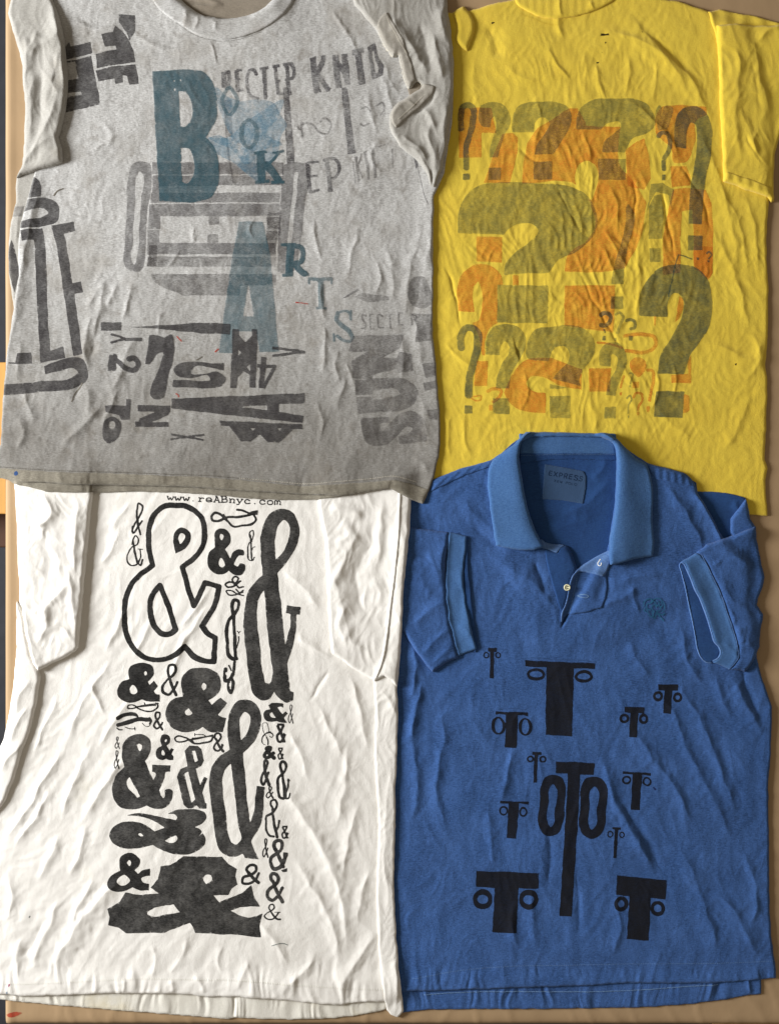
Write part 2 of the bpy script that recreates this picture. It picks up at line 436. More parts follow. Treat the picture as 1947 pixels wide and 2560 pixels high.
def stitches(name, parent, mat, fr, s, surf, step=5.0, dash=2.8, w=1.0, zig=0.0, off=0.25, jit=0.3):
    """a row of thread dashes lying on a sheet"""
    rnd = random.Random(len(s)); P, C, _ = parse_pts(s.split(), FR[fr]); P, _ = smooth(P, C, False)
    seg = np.linalg.norm(np.diff(P, axis=0), axis=1); cum = np.concatenate([[0], np.cumsum(seg)])
    zs = LAST[surf][0]; V = []; Q = []
    t = 0; k = 0
    while t < cum[-1] - dash:
        a = np.array([np.interp(t, cum, P[:, 0]), np.interp(t, cum, P[:, 1])]); b = np.array([np.interp(t + dash, cum, P[:, 0]), np.interp(t + dash, cum, P[:, 1])])
        d = (b - a) / (np.linalg.norm(b - a) + 1e-9); n = np.array([-d[1], d[0]])
        if zig: a = a - n * zig; b = b + n * zig; d = (b - a) / (np.linalg.norm(b - a) + 1e-9); n = np.array([-d[1], d[0]])
        a = a + n * rnd.uniform(-jit, jit); b = b + n * rnd.uniform(-jit, jit)
        q = [a - n * w / 2, a + n * w / 2, b + n * w / 2, b - n * w / 2, (a + b) / 2 - n * w * .3, (a + b) / 2 + n * w * .3]
        z = bil(zs, np.array([p[0] for p in q]), np.array([p[1] for p in q])) + off * 0.7; z[4:] += off * 0.9
        i = len(V); V += [(p[0], p[1], zz) for p, zz in zip(q, z)]
        Q += [[i, i + 1, i + 5, i + 4], [i + 4, i + 5, i + 2, i + 3]]
        t += step * rnd.uniform(0.85, 1.15); k += 1
    return make_mesh(name, np.array(V), np.zeros((0, 4), int), Q, mat, parent)
def ripple(p, seed):
    """irregular puckers along a hem"""
    a = noise(GX / 62, GY / 90, seed + 200) + 0.35
    x = GX + 16 * noise(GX / 55, GY / 75, seed + 300)
    return np.clip(a, 0, 1.2) * (0.9 * noise(x / (p * 1.5), GY / 190, seed) + 0.5 * noise(x / (p * 0.8), GY / 160, seed + 7)) * 1.5
# ================================================================ the table and what shows beside it
M = {}
M['kraft'] = plain('kraft_paper', srgb('#a68b6a'), 0.75, 0.2, 14, 0.10, 0.35, 60)
M['floor'] = plain('dark_floor', srgb('#2c2c30'), 0.7, 0.3, 40, 0.4)
M['honey'] = plain('honey_wood', srgb('#c99a55'), 0.5, 0.4, 60, 0.15, stretch=(1, .15, 1))
M['brown'] = plain('brown_wood', srgb('#4a2f20'), 0.5, 0.4, 60, 0.2)
M['red'] = ink('red_ink', srgb('#b03a26'), 0.85, 0.5)

def box(name, x0, y0, x1, y1, z0, z1, mat, parent=None, r=4, kind=None):
    """a slab with rounded upper edges; px, px, mm"""
    prof = [(0, z0), (0, z1 - r * .5)] + [(r * (1 - math.cos(a)), z1 - r * .5 + r * .5 * math.sin(a)) for a in (math.pi / 6, math.pi / 3, math.pi / 2)]
    V = []; F = []
    for d, z in prof:
        for (x, y) in ((x0 + d, y0 + d), (x1 - d, y0 + d), (x1 - d, y1 - d), (x0 + d, y1 - d)): V.append((x, y, z))
    n = len(prof)
    for k in range(n - 1):
        for i in range(4): F.append([4 * k + i, 4 * k + 4 + i, 4 * k + 4 + (i + 1) % 4, 4 * k + (i + 1) % 4])
    F.append([4 * n - 4, 4 * n - 1, 4 * n - 2, 4 * n - 3]); F.append([0, 1, 2, 3])
    o = make_mesh(name, np.array(V, float), np.zeros((0, 4), int), F, mat, parent)
    for p in o.data.polygons: p.use_smooth = False
    if kind: o['kind'] = kind
    return o
# the kraft paper that wraps the table top, with its own slight swellings
kx = np.arange(10, 2330, 8.0); ky = np.arange(-330, 2568, 8.0)
KX, KY = np.meshgrid(kx, ky)
KZ = 0.9 * noise(KX / 260, KY / 190, 3) + 0.35 * noise(KX / 60, KY / 90, 4) - 0.4
KZ = KZ + 0.9 * np.exp(-((KX - 22) / 8) ** 2) * 1.0 - 2.2 * np.exp(-((KX - 10) / 5) ** 2) - 2.5 * np.exp(-((KY - ky[-1]) / 7) ** 2)
KZ = KZ + 0.9 * ridge(aniso(KX, KY, 78, 160, 70, 8), 7) * sstep(2380, 2500, KY)
KZ = np.minimum(KZ, 0.9)
V = np.column_stack([KX.ravel(), KY.ravel(), KZ.ravel()]); ny, nx = KX.shape
idx = np.arange(nx * ny).reshape(ny, nx)
quads = np.column_stack([idx[:-1, :-1].ravel(), idx[1:, :-1].ravel(), idx[1:, 1:].ravel(), idx[:-1, 1:].ravel()])
rim = list(idx[:, 0]) + list(idx[-1, 1:]) + list(idx[::-1, -1][1:]) + list(idx[0, ::-1][1:-1])
base = len(V); low = V[rim].copy(); low[:, 2] = -42; V = np.vstack([V, low]); walls = []
for i in range(len(rim)):
    j = (i + 1) % len(rim); walls.append([rim[i], base + i, base + j, rim[j]])
table = make_mesh('table_top', V, quads, walls, M['kraft'], None); tag(table, kind='structure')
GK = np.interp  # the cloth rests on the paper
def kz(x, y):
    u = np.clip((x - kx[0]) / 8, 0, nx - 1.001); v = np.clip((y - ky[0]) / 8, 0, ny - 1.001); i = u.astype(int); j = v.astype(int); a = u - i; b = v - j
    return (KZ[j, i] * (1 - a) + KZ[j, i + 1] * a) * (1 - b) + (KZ[j + 1, i] * (1 - a) + KZ[j + 1, i + 1] * a) * b
TOP = np.maximum(kz(GX, GY), -0.3)
LAST['table'] = (TOP.copy(), None, (0, len(gy), 0, len(gx)), np.ones(GX.shape))
tb = box('floor', -1500, -900, 3400, 3400, -760, -750, M['floor'], kind='structure')
o = box('stool', -420, 1150, 2, 1372, -420, -60, M['brown']); tag(o, 'dark brown wooden edge showing left of the table, beside the honey coloured wood', 'furniture')
o = box('crate', -420, 900, 4, 1285, -60, -18, M['honey']); tag(o, 'sliver of honey coloured wood left of the table below the grey shirt hem', 'furniture')
o = box('kraft_sheet', 1785, 2567, 2330, 2760, -8, -3, plain('kraft_lower', srgb('#c8a271'), 0.75)); tag(o, 'strip of pale cardboard below the lower right edge of the table', 'cardboard')
printed('ink_mark', table, M['red'], 'i', '+35,400 70,382 120,378 148,385 120,405 80,415 50,412', 'table', clip=False)

# ================================================================ fabrics
M['yellow'] = cloth('yellow_jersey', srgb('#e2c238'), srgb('#d0ac30'), srgb('#ead24a'), 0.35, 0.30, stain=[(srgb('#b88d28'), 13, 0.25, 0.62)])
M['polo'] = cloth('blue_pique', srgb('#2a4f87'), srgb('#1a3864'), srgb('#466cab'), 0.75, 1.0, sheen=0.12, bump=0.4, fine=1700)
M['polo_collar'] = cloth('blue_rib_knit', srgb('#3a6196'), srgb('#2a4c7c'), srgb('#4c74a6'), 0.7, 0.6, sheen=0.12)
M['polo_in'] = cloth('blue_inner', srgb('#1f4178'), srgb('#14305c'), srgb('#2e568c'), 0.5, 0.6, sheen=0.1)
M['polo_faded'] = cloth('blue_faded', srgb('#4a6ca4'), srgb('#30518a'), srgb('#6a8bb8'), 0.6, 0.7, sheen=0.1)
M['polo_label'] = cloth('blue_label', srgb('#2c4a70'), srgb('#243e60'), srgb('#375679'), 0.2, 0.3)
M['white'] = cloth('white_jersey', srgb('#e7e3dc'), srgb('#d6d1c7'), srgb('#eeebe5'), 0.16, 0.35, stain=[(srgb('#ddd2a8'), 7, 0.25, 0.64)])
M['white_hem'] = cloth('white_hem', srgb('#dad6cb'), srgb('#c2bbaa'), srgb('#e6e3db'), 0.2, 0.5, stain=[(srgb('#cdbd8c'), 9, 0.4, 0.58)])
M['grey'] = cloth('grey_heather', srgb('#aba9a5'), srgb('#7a7773'), srgb('#cdccc9'), 0.85, 0.8, stain=[(srgb('#6d6356'), 34, 0.45, 0.58), (srgb('#8a8378'), 11, 0.4, 0.52), (srgb('#5d564d'), 90, 0.35, 0.60)], hem_dark=(srgb('#544d41'), 0.34, 0.03, 0.72))
M['grey_sleeve'] = cloth('grey_pale', srgb('#a5a29a'), srgb('#827d74'), srgb('#bbb8b1'), 0.55, 0.8, stain=[(srgb('#8b8273'), 20, 0.4, 0.56)])
M['grey_cuff'] = cloth('grey_cuff', srgb('#9d978c'), srgb('#7d766a'), srgb('#b3aea4'), 0.5, 0.8, stain=[(srgb('#736a5c'), 40, 0.4, 0.54)])
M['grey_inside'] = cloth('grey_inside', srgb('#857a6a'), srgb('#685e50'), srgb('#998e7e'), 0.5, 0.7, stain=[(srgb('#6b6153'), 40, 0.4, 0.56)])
M['grey_hem'] = cloth('grey_hem', srgb('#7b7466'), srgb('#575043'), srgb('#969081'), 0.6, 0.9, stain=[(srgb('#5c5446'), 45, 0.5, 0.54)])
M['grey_rim'] = cloth('grey_edge', srgb('#b9b2a2'), srgb('#9d9585'), srgb('#c9c3b6'), 0.3, 0.3)
M['thread_white'] = plain('white_thread', srgb('#f2efe6'), 0.8)
M['thread_grey'] = plain('grey_thread', srgb('#cdc6b6'), 0.8)
M['thread_dark'] = plain('dark_thread', srgb('#6c665b'), 0.8)
M['thread_blue'] = plain('blue_thread', srgb('#7f9fc4'), 0.8)
M['thread_navy'] = plain('navy_thread', srgb('#24406b'), 0.8)
M['thread_yellow'] = plain('yellow_thread', srgb('#d8b838'), 0.8)

# ================================================================ yellow t-shirt (lies lowest)
ysh = empty('t_shirt', 1500, 650); tag(ysh, 'yellow t-shirt printed with overlapping orange and green question marks', 't-shirt', 'printed t-shirts spread out on the table')
mid = np.exp(-((GX - 1480) / 290) ** 2 - ((GY - 650) / 420) ** 2)
yw = (0.75 * crease(GX, GY, 84, 130, 30, 11) * (0.3 + mid) + 0.5 * crease(GX, GY, 62, 80, 20, 12) * (0.3 + mid)
      + 0.9 * noise(GX / 170, GY / 150, 13) + 0.22 * fbm(GX / 34, GY / 42, 14, 2) + 0.5 * aniso(GX, GY, 35, 170, 60, 15) * sstep(420, 80, GY))
yw = yw + folds([
    (2.6, 10, 34, '1560,20 1640,110 1730,200 1790,330'), (2.2, 10, 28, '1500,70 1600,100 1680,160 1720,240'), (-1.6, 12, 12, '1600,60 1650,110 1700,150 1730,200'),
    (1.6, 8, 16, '1550,230 1660,330 1700,400 1730,470'), (-1.4, 6, 6, '1680,360 1710,420 1760,500 1780,600'), (1.8, 10, 22, '1740,300 1790,420 1830,560 1850,700'),
    (1.6, 10, 20, '1800,460 1850,560 1870,700'), (1.5, 8, 16, '1860,470 1885,560 1900,700'),
    (-1.8, 5, 5, '1655,455 1662,520 1680,600 1690,660'), (-1.6, 4, 5, '1580,440 1588,500 1585,560'), (1.2, 9, 6, '1640,480 1605,560 1595,700 1590,850'),
    (-1.3, 5, 5, '1390,460 1430,540 1460,590'), (-1.3, 5, 5, '1440,660 1500,780 1540,850 1560,900'), (1.2, 8, 5, '1500,560 1550,640 1570,700'),
    (-1.4, 5, 5, '1110,660 1140,740 1155,830'), (1.0, 7, 7, '1105,850 1150,890 1190,930'), (1.4, 5, 8, '1270,795 1285,860 1300,920'), (-1.0, 4, 6, '1275,800 1290,860 1305,910'),
    (1.6, 6, 12, '1365,115 1400,170 1425,200'), (1.8, 10, 12, '1395,20 1397,60 1410,90'), (1.2, 14, 14, '1180,140 1190,240 1215,330'),
    (2.0, 12, 20, '1140,40 1150,90 1140,140'), (-2.0, 16, 16, '1210,60 1240,100 1250,150'), (1.2, 14, 14, '1260,160 1300,190 1350,200'),
    (1.0, 10, 10, '1460,120 1465,170 1455,240'), (1.2, 8, 10, '1490,150 1500,210 1520,260'), (1.2, 8, 10, '1570,130 1575,190 1560,240'), (1.1, 8, 9, '1640,150 1640,200 1630,260'),
    (1.8, 12, 30, '1760,850 1830,880 1880,900 1920,830'), (1.6, 10, 18, '1780,560 1850,720 1880,850'), (1.4, 10, 10, '1880,820 1900,900 1860,960'), (1.5, 12, 26, '1880,980 1850,1060 1800,1140'),
    (1.2, 10, 16, '1640,1010 1680,1060 1740,1100'), (1.2, 8, 12, '1550,900 1580,960 1590,1040'), (1.0, 8, 10, '1460,990 1490,1040 1480,1090'), (1.3, 7, 12, '1130,1030 1120,1080 1125,1150'), (1.2, 7, 12, '1165,1020 1160,1090 1180,1150'),
    (1.4, 6, 8, '1640,920 1645,980 1620,1030'), (1.2, 6, 8, '1680,900 1690,960 1680,1000'), (1.0, 5, 8, '1310,920 1320,980 1300,1040'),
    (1.2, 7, 10, '1340,230 1350,310 1330,380'), (-1.2, 5, 6, '1290,360 1340,400 1380,410'), (1.0, 6, 7, '1450,300 1480,420 1475,520'), (1.3, 6, 10, '1520,450 1545,520 1540,600'), (1.2, 6, 8, '1500,600 1540,690 1570,760')])
piece('front_panel', ysh, M['yellow'], '1', 'P 1060,20* 1130,28 1160,10 1170,24 1230,6 1300,-8 1430,-20 1560,-22 1700,0 1772,24 1800,40 1860,60 1925,300 1922,520 1917,600 1922,720 1921,855 1915,910 1920,957 1917,1059 1913,1147 1921,1171 1914,1200 1917,1246 1921,1290 1891,1288 1840,1283 1500,1286 1060,1286', 3.6, 8, 1.3, yw, key='y')
piece('sleeve', ysh, M['yellow'], 'E', '+275,100* 320,60 360,40* 420,100 455,190 445,290 395,420* 340,390 300,330 312,250 300,170', 4.2, 12, 0.8, None, base_s=3, key='ysl')
piece('collar', ysh, M['yellow'], '1', '+1288,-40* 1290,4 1320,26 1370,44 1430,40 1480,26 1530,2 1560,-40*', 2.6, 7, 0.8, 0.12 * np.sin(GX / 3.2) + folds([(1.6, 8, 8, '1397,-10 1400,20 1402,45'), (1.4, 8, 8, '1470,0 1480,15 1490,30')]), key='yc')
stitches('stitching', ysh, M['thread_yellow'], 'E', '820,100 950,150 1050,190 1150,200 1250,130 1350,110 1450,60', 'y', 3.4, 2.2, 0.9, 0.4, off=.5)
ys2 = folds([(2.6, 14, 26, '1830,75 1845,180 1835,300 1850,420'), (2.8, 12, 30, '1880,80 1900,200 1925,300'), (-2.0, 16, 20, '1870,130 1890,220 1900,300'), (1.8, 10, 20, '1840,260 1870,330 1900,400 1925,430'), (-1.2, 4, 4, '1862,330 1880,380 1910,415'), (2.0, 10, 14, '1960,60 1920,75 1890,110'), (1.6, 10, 16, '1900,320 1880,350 1890,400')]) + 0.5 * crease(GX, GY, 75, 90, 26, 331)
piece('sleeve', ysh, M['yellow'], '1', 'P 1770,26 1799,20 1850,30 1894,37 1947,53 2010,70 2010,120 1800,120', 3.2, 6, 1.0, 0.5 * np.sin(GX / 7), key='ysb')
piece('sleeve', ysh, M['yellow'], '1', 'P 1789,64 1840,60 1900,64 1950,62 2010,60 2010,240 1960,300 1947,349 1938,385 1935,444 1936,495 1929,504 1920,491 1894,482 1860,472 1843,464 1808,453 1806,370 1799,266 1798,178 1793,110', 6.0, 8, 1.6, ys2, base_s=4, key='ys')
piece('sleeve_hem', ysh, M['yellow'], '1', 'P 1809,430 1843,441 1880,452 1915,466 1934,476 1936,500 1929,504 1920,491 1894,482 1860,472 1843,464 1808,453', 1.0, 3, 0.4, 0.35 * np.sin(GX / 4), base_s=1.5, key='ysh')
for k, s in enumerate(['P 1502,82 1508,82 1514,83 1520,81 1523,86 1514,87 1506,88 1500,87', 'P 1228,54 1233,53 1237,54 1233,57 1229,58', 'P 1512,103 1515,102 1516,106 1513,107', 'P 1503,128 1507,128 1505,131', 'P 1491,153 1499,152 1496,156 1491,156', 'P 1604,76 1608,78 1606,81', 'P 1837,909 1842,907 1841,913 1838,913']):
    printed('moth_hole', ysh, ink('hole_shadow', srgb('#2e2210'), 0.95, 0.1) if k == 0 else bpy.data.materials['hole_shadow'], '1', s, 'y', cell=0.8)

# ================================================================ blue polo shirt
psh = empty('polo_shirt', 1460, 1850); tag(psh, 'faded blue polo shirt with open collar, printed with black letter T and O motifs', 'polo shirt')
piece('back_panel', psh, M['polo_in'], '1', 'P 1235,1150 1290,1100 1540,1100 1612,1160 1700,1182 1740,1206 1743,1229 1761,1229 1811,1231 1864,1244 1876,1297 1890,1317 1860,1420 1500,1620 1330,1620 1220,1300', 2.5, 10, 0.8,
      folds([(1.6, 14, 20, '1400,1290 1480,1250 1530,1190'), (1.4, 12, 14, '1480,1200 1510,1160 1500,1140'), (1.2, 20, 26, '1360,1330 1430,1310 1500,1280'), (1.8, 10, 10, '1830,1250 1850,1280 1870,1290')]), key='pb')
piece('collar_band', psh, M['polo_collar'], '1', 'P 1298,1084 1540,1084 1540,1137 1298,1139', 3.2, 10, 1.0, None, key='pcb')
piece('neck_tape', psh, M['polo_in'], '1', 'P 1298,1134 1540,1134 1541,1151 1500,1150 1420,1147 1360,1150 1300,1160', 1.2, 3, 0.5, base_s=2, key='pnt')
lab = piece('neck_label', psh, M['polo_label'], 'd', 'P 250,250 800,340 1420,460 1500,640 1480,1000 1400,1430 800,1330 180,1290 215,800', 1.0, 2, 0.5, None, base_s=3, rough=0, key='plab')
piece('back_hem', psh, M['polo'], '1', 'P 985,2440 1905,2440 1904,2488 1880,2490 1823,2501 1726,2514 1612,2522 1498,2524 1400,2526 1150,2527 1060,2529 1010,2535 985,2535', 2.6, 6, 1.1,
      1.7 * ripple(13, 41) + 0.4 * noise(GX / 30, GY / 100, 42) + folds([(2, 6, 6, '1873,2440 1877,2490')]), key='pbh')
bp = folds([
    (3.2, 22, 16, '1500,1880 1540,2010 1590,2100 1640,2190'), (-2.2, 18, 14, '1530,1960 1570,2040 1620,2110 1660,2200'), (2.2, 16, 20, '1570,1800 1620,1880 1680,1960 1740,2080'), (1.8, 14, 18, '1610,1700 1680,1780 1720,1880 1790,2010 1850,2150'),
    (2.0, 14, 18, '1680,1690 1750,1800 1800,1920 1850,2060'), (2.4, 14, 20, '1830,1680 1860,1760 1920,1840'), (-1.8, 12, 12, '1850,1640 1880,1760 1915,1820'), (2.0, 16, 24, '1690,2110 1740,2200 1770,2300 1800,2400'), (2.2, 14, 20, '1780,2220 1850,2300 1900,2400'), (1.8, 12, 14, '1860,2120 1890,2220 1880,2330'),
    (2.0, 16, 16, '1040,1760 1030,1850 1045,1960 1025,2080'), (1.8, 14, 14, '1100,1760 1110,1850 1090,1960 1120,2100'), (1.8, 12, 10, '1290,1860 1270,1930 1250,2020'), (1.4, 12, 12, '1220,2010 1225,2090 1240,2180'), (-1.4, 12, 10, '1370,2080 1375,2150 1370,2230'),
    (1.5, 14, 14, '1335,2200 1330,2290 1345,2380'), (1.4, 12, 12, '1540,2230 1550,2320 1530,2400'), (1.6, 14, 12, '1290,2250 1280,2310 1300,2380'), (-1.2, 10, 10, '1440,2180 1450,2260 1445,2340'),
    (2.4, 20, 26, '1210,1380 1290,1430 1360,1480 1400,1560'), (1.8, 16, 22, '1150,1240 1200,1300 1260,1340'), (-1.6, 14, 14, '1170,1300 1210,1340 1260,1380'), (-1.8, 10, 10, '1330,1390 1350,1440 1370,1500'),
    (2.2, 12, 18, '1650,1200 1700,1260 1740,1330 1770,1400'), (2.6, 12, 12, '1720,1215 1780,1300 1810,1380'), (2.0, 14, 18, '1540,1460 1590,1440 1660,1440'), (-1.8, 16, 12, '1520,1420 1500,1480 1490,1520'), (1.8, 14, 14, '1500,1520 1560,1490 1600,1460'), (1.2, 8, 10, '1580,1460 1585,1500 1600,1540'),
    (1.5, 12, 16, '1570,1600 1600,1660 1630,1700'), (2.2, 12, 12, '1030,1600 1040,1680 1020,1760'), (2.6, 10, 12, '1060,1700 1040,1760 1030,1850'), (1.8, 14, 14, '1700,1560 1720,1650 1760,1720'), (1.6, 12, 12, '1790,1680 1800,1740 1830,1800')])
bp = 1.4 * bp + 0.6 * crease(GX, GY, 80, 170, 44, 244) + 0.18 * crease(GX, GY, 70, 60, 18, 246) + 0.45 * aniso(GX, GY, 82, 170, 42, 44) + 0.4 * noise(GX / 120, GY / 120, 45) + 0.25 * aniso(GX, GY, 60, 90, 30, 46) + 1.9 * ripple(14, 47) * sstep(2405, 2445, GY)
BODY = ('P 985,1230 1072,1228 1081,1200 1142,1174 1227,1150 1297,1104 1297,1140 1312,1257 1327,1321 1345,1342 1363,1362 1415,1366 1427,1382 1442,1421 1406,1550 1404,1568 1500,1400 1517,1386 1524,1350 1535,1270 1540,1180 1540,1104 1616,1157 1710,1182 1734,1206 1745,1235 1770,1275 1800,1330 1812,1350 1870,1400 1890,1600 1894,1647 '
        '1904,1691 1920,1735 1931,1769 1930,1830 1927,1897 1922,1960 1923,2062 1925,2268 1930,2350 1939,2412 1941,2449 1880,2452 1791,2459 1677,2460 1563,2459 1481,2465 1400,2468 1280,2472 1150,2476 1030,2480 985,2480')
piece('front_panel', psh, M['polo'], '1', BODY, 4.0, 7, 1.5, bp, base_s=6, key='p')
piece('shoulder_seam', psh, M['polo'], 'b', 'P 290,462 500,382 780,300 790,345 600,410 400,500 280,560', 1.0, 3, 0.4, 0.4 * np.sin((GX + GY) / 3), base_s=2, key='pss')
piece('shoulder_seam', psh, M['polo'], 'c', 'P 560,135 700,160 880,212 945,262 965,330 880,310 760,290 640,262 590,210', 1.0, 3, 0.4, 0.4 * np.sin(GX / 3), base_s=2, key='pss2')
# placket
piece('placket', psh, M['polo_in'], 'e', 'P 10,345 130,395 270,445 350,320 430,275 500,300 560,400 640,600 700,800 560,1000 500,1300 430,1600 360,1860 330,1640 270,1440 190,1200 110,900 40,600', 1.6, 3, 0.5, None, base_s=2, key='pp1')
bt = empty('button', 1416.5, 1468.5, 0)
bt.parent = psh; bt.location = ((1416.5 - CX) * PX - psh.location.x, -(1468.5 - CY) * PX - psh.location.y, 0)
zb = float(bil(TOP, 1416.5, 1468.5))
bt.name = 'button'
bpy.data.objects.remove(bt)
bm_ = plain('button_ivory', srgb('#dcd9b4'), 0.35, 0.5, 200, 0.08)
def disc(name, cx, cy, r, z, h, mat, parent, holes=True):
    V = []; F = []; n = 28
    prof = [(r, z), (r, z + h * .7), (r * .88, z + h), (r * .72, z + h * .95), (r * .62, z + h * .7), (0.01, z + h * .66)]
    for a, zz in prof:
        for i in range(n): V.append((cx + a * math.cos(2 * math.pi * i / n), cy + a * math.sin(2 * math.pi * i / n), zz))
    for k in range(len(prof) - 1):
        for i in range(n): F.append([k * n + i, k * n + (i + 1) % n, k * n + n + (i + 1) % n, k * n + n + i])
    return make_mesh(name, np.array(V), np.zeros((0, 4), int), F, mat, parent)
but = disc('button', 1416.5, 1468.5, 8.4, zb - 0.2, 1.9, bm_, psh)
dk = plain('dark_hole', srgb('#2a2d30'), 0.9)
for hx, hy in ((1417, 1466), (1420.2, 1466.5), (1416.5, 1471), (1419.8, 1471.4)):
    h = disc('thread_hole', hx, hy, 1.1, zb + 1.2, 0.25, dk, psh); h.parent = but; h.location = (0, 0, 0); h.matrix_parent_inverse.identity()
piece('placket', psh, M['polo'], 'e', 'P 620,880 560,1000 520,1180 480,1380 430,1560 370,1680 350,1860 380,1900 420,1790 500,1725 560,1732 700,1715 920,1672 1080,1620 1200,1590 1290,1400 1330,1100 1290,900 1000,800 740,780', 2.0, 4, 0.6, folds([(1.2, 5, 5, '1436,1440 1426,1480 1418,1530'), ]), base_s=2, key='pp2')
piece('placket_edge', psh, M['polo_faded'], 'e', 's36 700,830 620,900 565,1010 525,1180 490,1380 440,1560 380,1680 360,1800 360,1880', 1.4, 2.5, 0.4, base_s=1.5, rough=.3, key='ppe')
piece('collar_stand', psh, M['polo_faded'], 'e', 'P 1400,380 1350,390 1240,450 1100,520 960,600 820,690 700,780 610,880 660,860 760,830 880,845 1000,870 1100,895 1225,935 1290,880 1350,740 1400,600', 2.6, 4, 0.8, base_s=2, rough=.6, key='pcs')
piece('collar_stand', psh, M['polo_faded'], 'e', 'P -60,150 20,215 150,250 330,262 430,280 340,330 265,445 120,385 -10,345 -60,330', 1.6, 3, 0.5, base_s=2, rough=.6, key='pcs2')
stitches('buttonhole', psh, M['thread_blue'], 'e', '700,1340 760,1318 830,1312 890,1325 925,1350 880,1378 800,1372 730,1358 700,1345', 'pp2', 1.6, 1.3, 1.7, 0.5, off=.4)
stitches('buttonhole', psh, M['thread_white'], 'e', '1180,570 1150,610 1120,660 1140,710 1180,700 1190,640', 'pcs', 1.5, 1.5, 2.0, 0.5, off=.4)
stitches('stitching', psh, M['thread_blue'], 'e', '690,960 660,1120 620,1300 580,1500 530,1700', 'pp2', 2.6, 1.8, 0.7, off=.3)
stitches('stitching', psh, M['thread_navy'], 'e', '30,640 100,900 180,1180 260,1450 330,1680', 'pp1', 2.6, 1.9, 0.8, off=.3)
# sleeves
sl = folds([(2.2, 12, 22, '1110,1350 1105,1400 1100,1440'), (1.8, 12, 14, '1060,1370 1090,1420 1100,1470'), (2.0, 10, 16, '1030,1560 1080,1520 1115,1500'), (2.2, 10, 16, '1050,1640 1090,1600 1125,1570'), (1.6, 8, 10, '1080,1660 1110,1630 1135,1610'), (1.6, 14, 20, '1040,1420 1060,1460 1080,1500'), (-1.4, 14, 14, '1010,1400 1050,1390 1080,1400')]) + 0.5 * noise(GX / 60, GY / 60, 61) + 0.35 * crease(GX, GY, 60, 60, 22, 261)
piece('sleeve', psh, M['polo'], '1', 'P 985,1315 1026,1318 1121,1330 1120,1360 1113,1400 1114,1480 1124,1560 1146,1644 1111,1659 1081,1681 1055,1650 1030,1615 1008,1578 985,1550', 5.5, 10, 1.2, sl, base_s=4, key='psl')
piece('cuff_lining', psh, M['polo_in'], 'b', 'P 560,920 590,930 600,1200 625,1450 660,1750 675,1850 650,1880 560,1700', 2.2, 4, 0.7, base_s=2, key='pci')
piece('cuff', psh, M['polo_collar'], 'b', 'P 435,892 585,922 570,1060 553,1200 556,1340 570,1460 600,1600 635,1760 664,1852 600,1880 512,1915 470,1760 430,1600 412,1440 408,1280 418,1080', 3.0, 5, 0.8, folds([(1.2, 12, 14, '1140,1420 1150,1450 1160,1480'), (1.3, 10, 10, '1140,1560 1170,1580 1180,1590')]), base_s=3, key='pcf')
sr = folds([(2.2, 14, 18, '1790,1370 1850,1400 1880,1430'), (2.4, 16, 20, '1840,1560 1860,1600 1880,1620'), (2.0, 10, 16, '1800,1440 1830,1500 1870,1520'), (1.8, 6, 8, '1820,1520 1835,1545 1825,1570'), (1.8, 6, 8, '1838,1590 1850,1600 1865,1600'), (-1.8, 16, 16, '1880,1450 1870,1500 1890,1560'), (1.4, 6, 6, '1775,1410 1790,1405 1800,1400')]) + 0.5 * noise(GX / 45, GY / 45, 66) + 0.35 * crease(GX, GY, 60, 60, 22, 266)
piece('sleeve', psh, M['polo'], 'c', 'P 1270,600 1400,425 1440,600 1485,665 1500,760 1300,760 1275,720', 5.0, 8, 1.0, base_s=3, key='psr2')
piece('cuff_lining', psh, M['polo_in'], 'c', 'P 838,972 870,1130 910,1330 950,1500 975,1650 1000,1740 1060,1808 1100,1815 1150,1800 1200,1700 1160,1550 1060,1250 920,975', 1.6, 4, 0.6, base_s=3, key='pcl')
piece('sleeve', psh, M['polo'], 'c', 'P 975,885 1060,818 1180,775 1300,735 1400,690 1485,658 1495,760 1520,900 1562,1090 1545,1180 1510,1270 1500,1330 1552,1410 1535,1500 1525,1580 1520,1680 1490,1745 1440,1840 1390,1892 1340,1880 1260,1872 1300,1820 1330,1765 1325,1680 1290,1540 1240,1400 1190,1250 1110,1080 1050,960 1025,915', 6.0, 10, 1.4, sr, base_s=4, key='psr')
piece('cuff', psh, M['polo_collar'], 'c', 'P 838,968 900,930 975,885 1010,905 1050,960 1110,1080 1190,1250 1240,1400 1290,1540 1325,1680 1335,1765 1300,1820 1262,1870 1190,1840 1120,1812 1165,1770 1180,1725 1165,1680 1130,1640 1105,1560 1080,1480 1040,1360 1000,1260 950,1170 920,1090 890,1010 870,978', 4.2, 6, 1.4, folds([(1.4, 12, 12, '1800,1600 1830,1625 1840,1650')]), base_s=3, key='pcr')
piece('cuff_edge', psh, M['polo_faded'], 'c', 's9 1110,1818 1065,1812 1020,1770 990,1700 972,1600 950,1480 915,1320 880,1160 850,1040 838,985 850,968 870,980 890,1020 930,1110 960,1190 1005,1270 1045,1370 1085,1490 1108,1570 1132,1642 1168,1682 1182,1725 1165,1772 1120,1800', 1.3, 2, 0.5, base_s=1.5, rough=.2, key='pce')
piece('cuff_edge', psh, M['polo_faded'], 'c', 's9 1020,905 1050,965 1110,1085 1190,1255 1240,1405 1290,1545 1322,1680 1332,1762 1300,1818 1255,1868', 1.0, 2, 0.4, base_s=1.5, rough=.2, key='pce2')
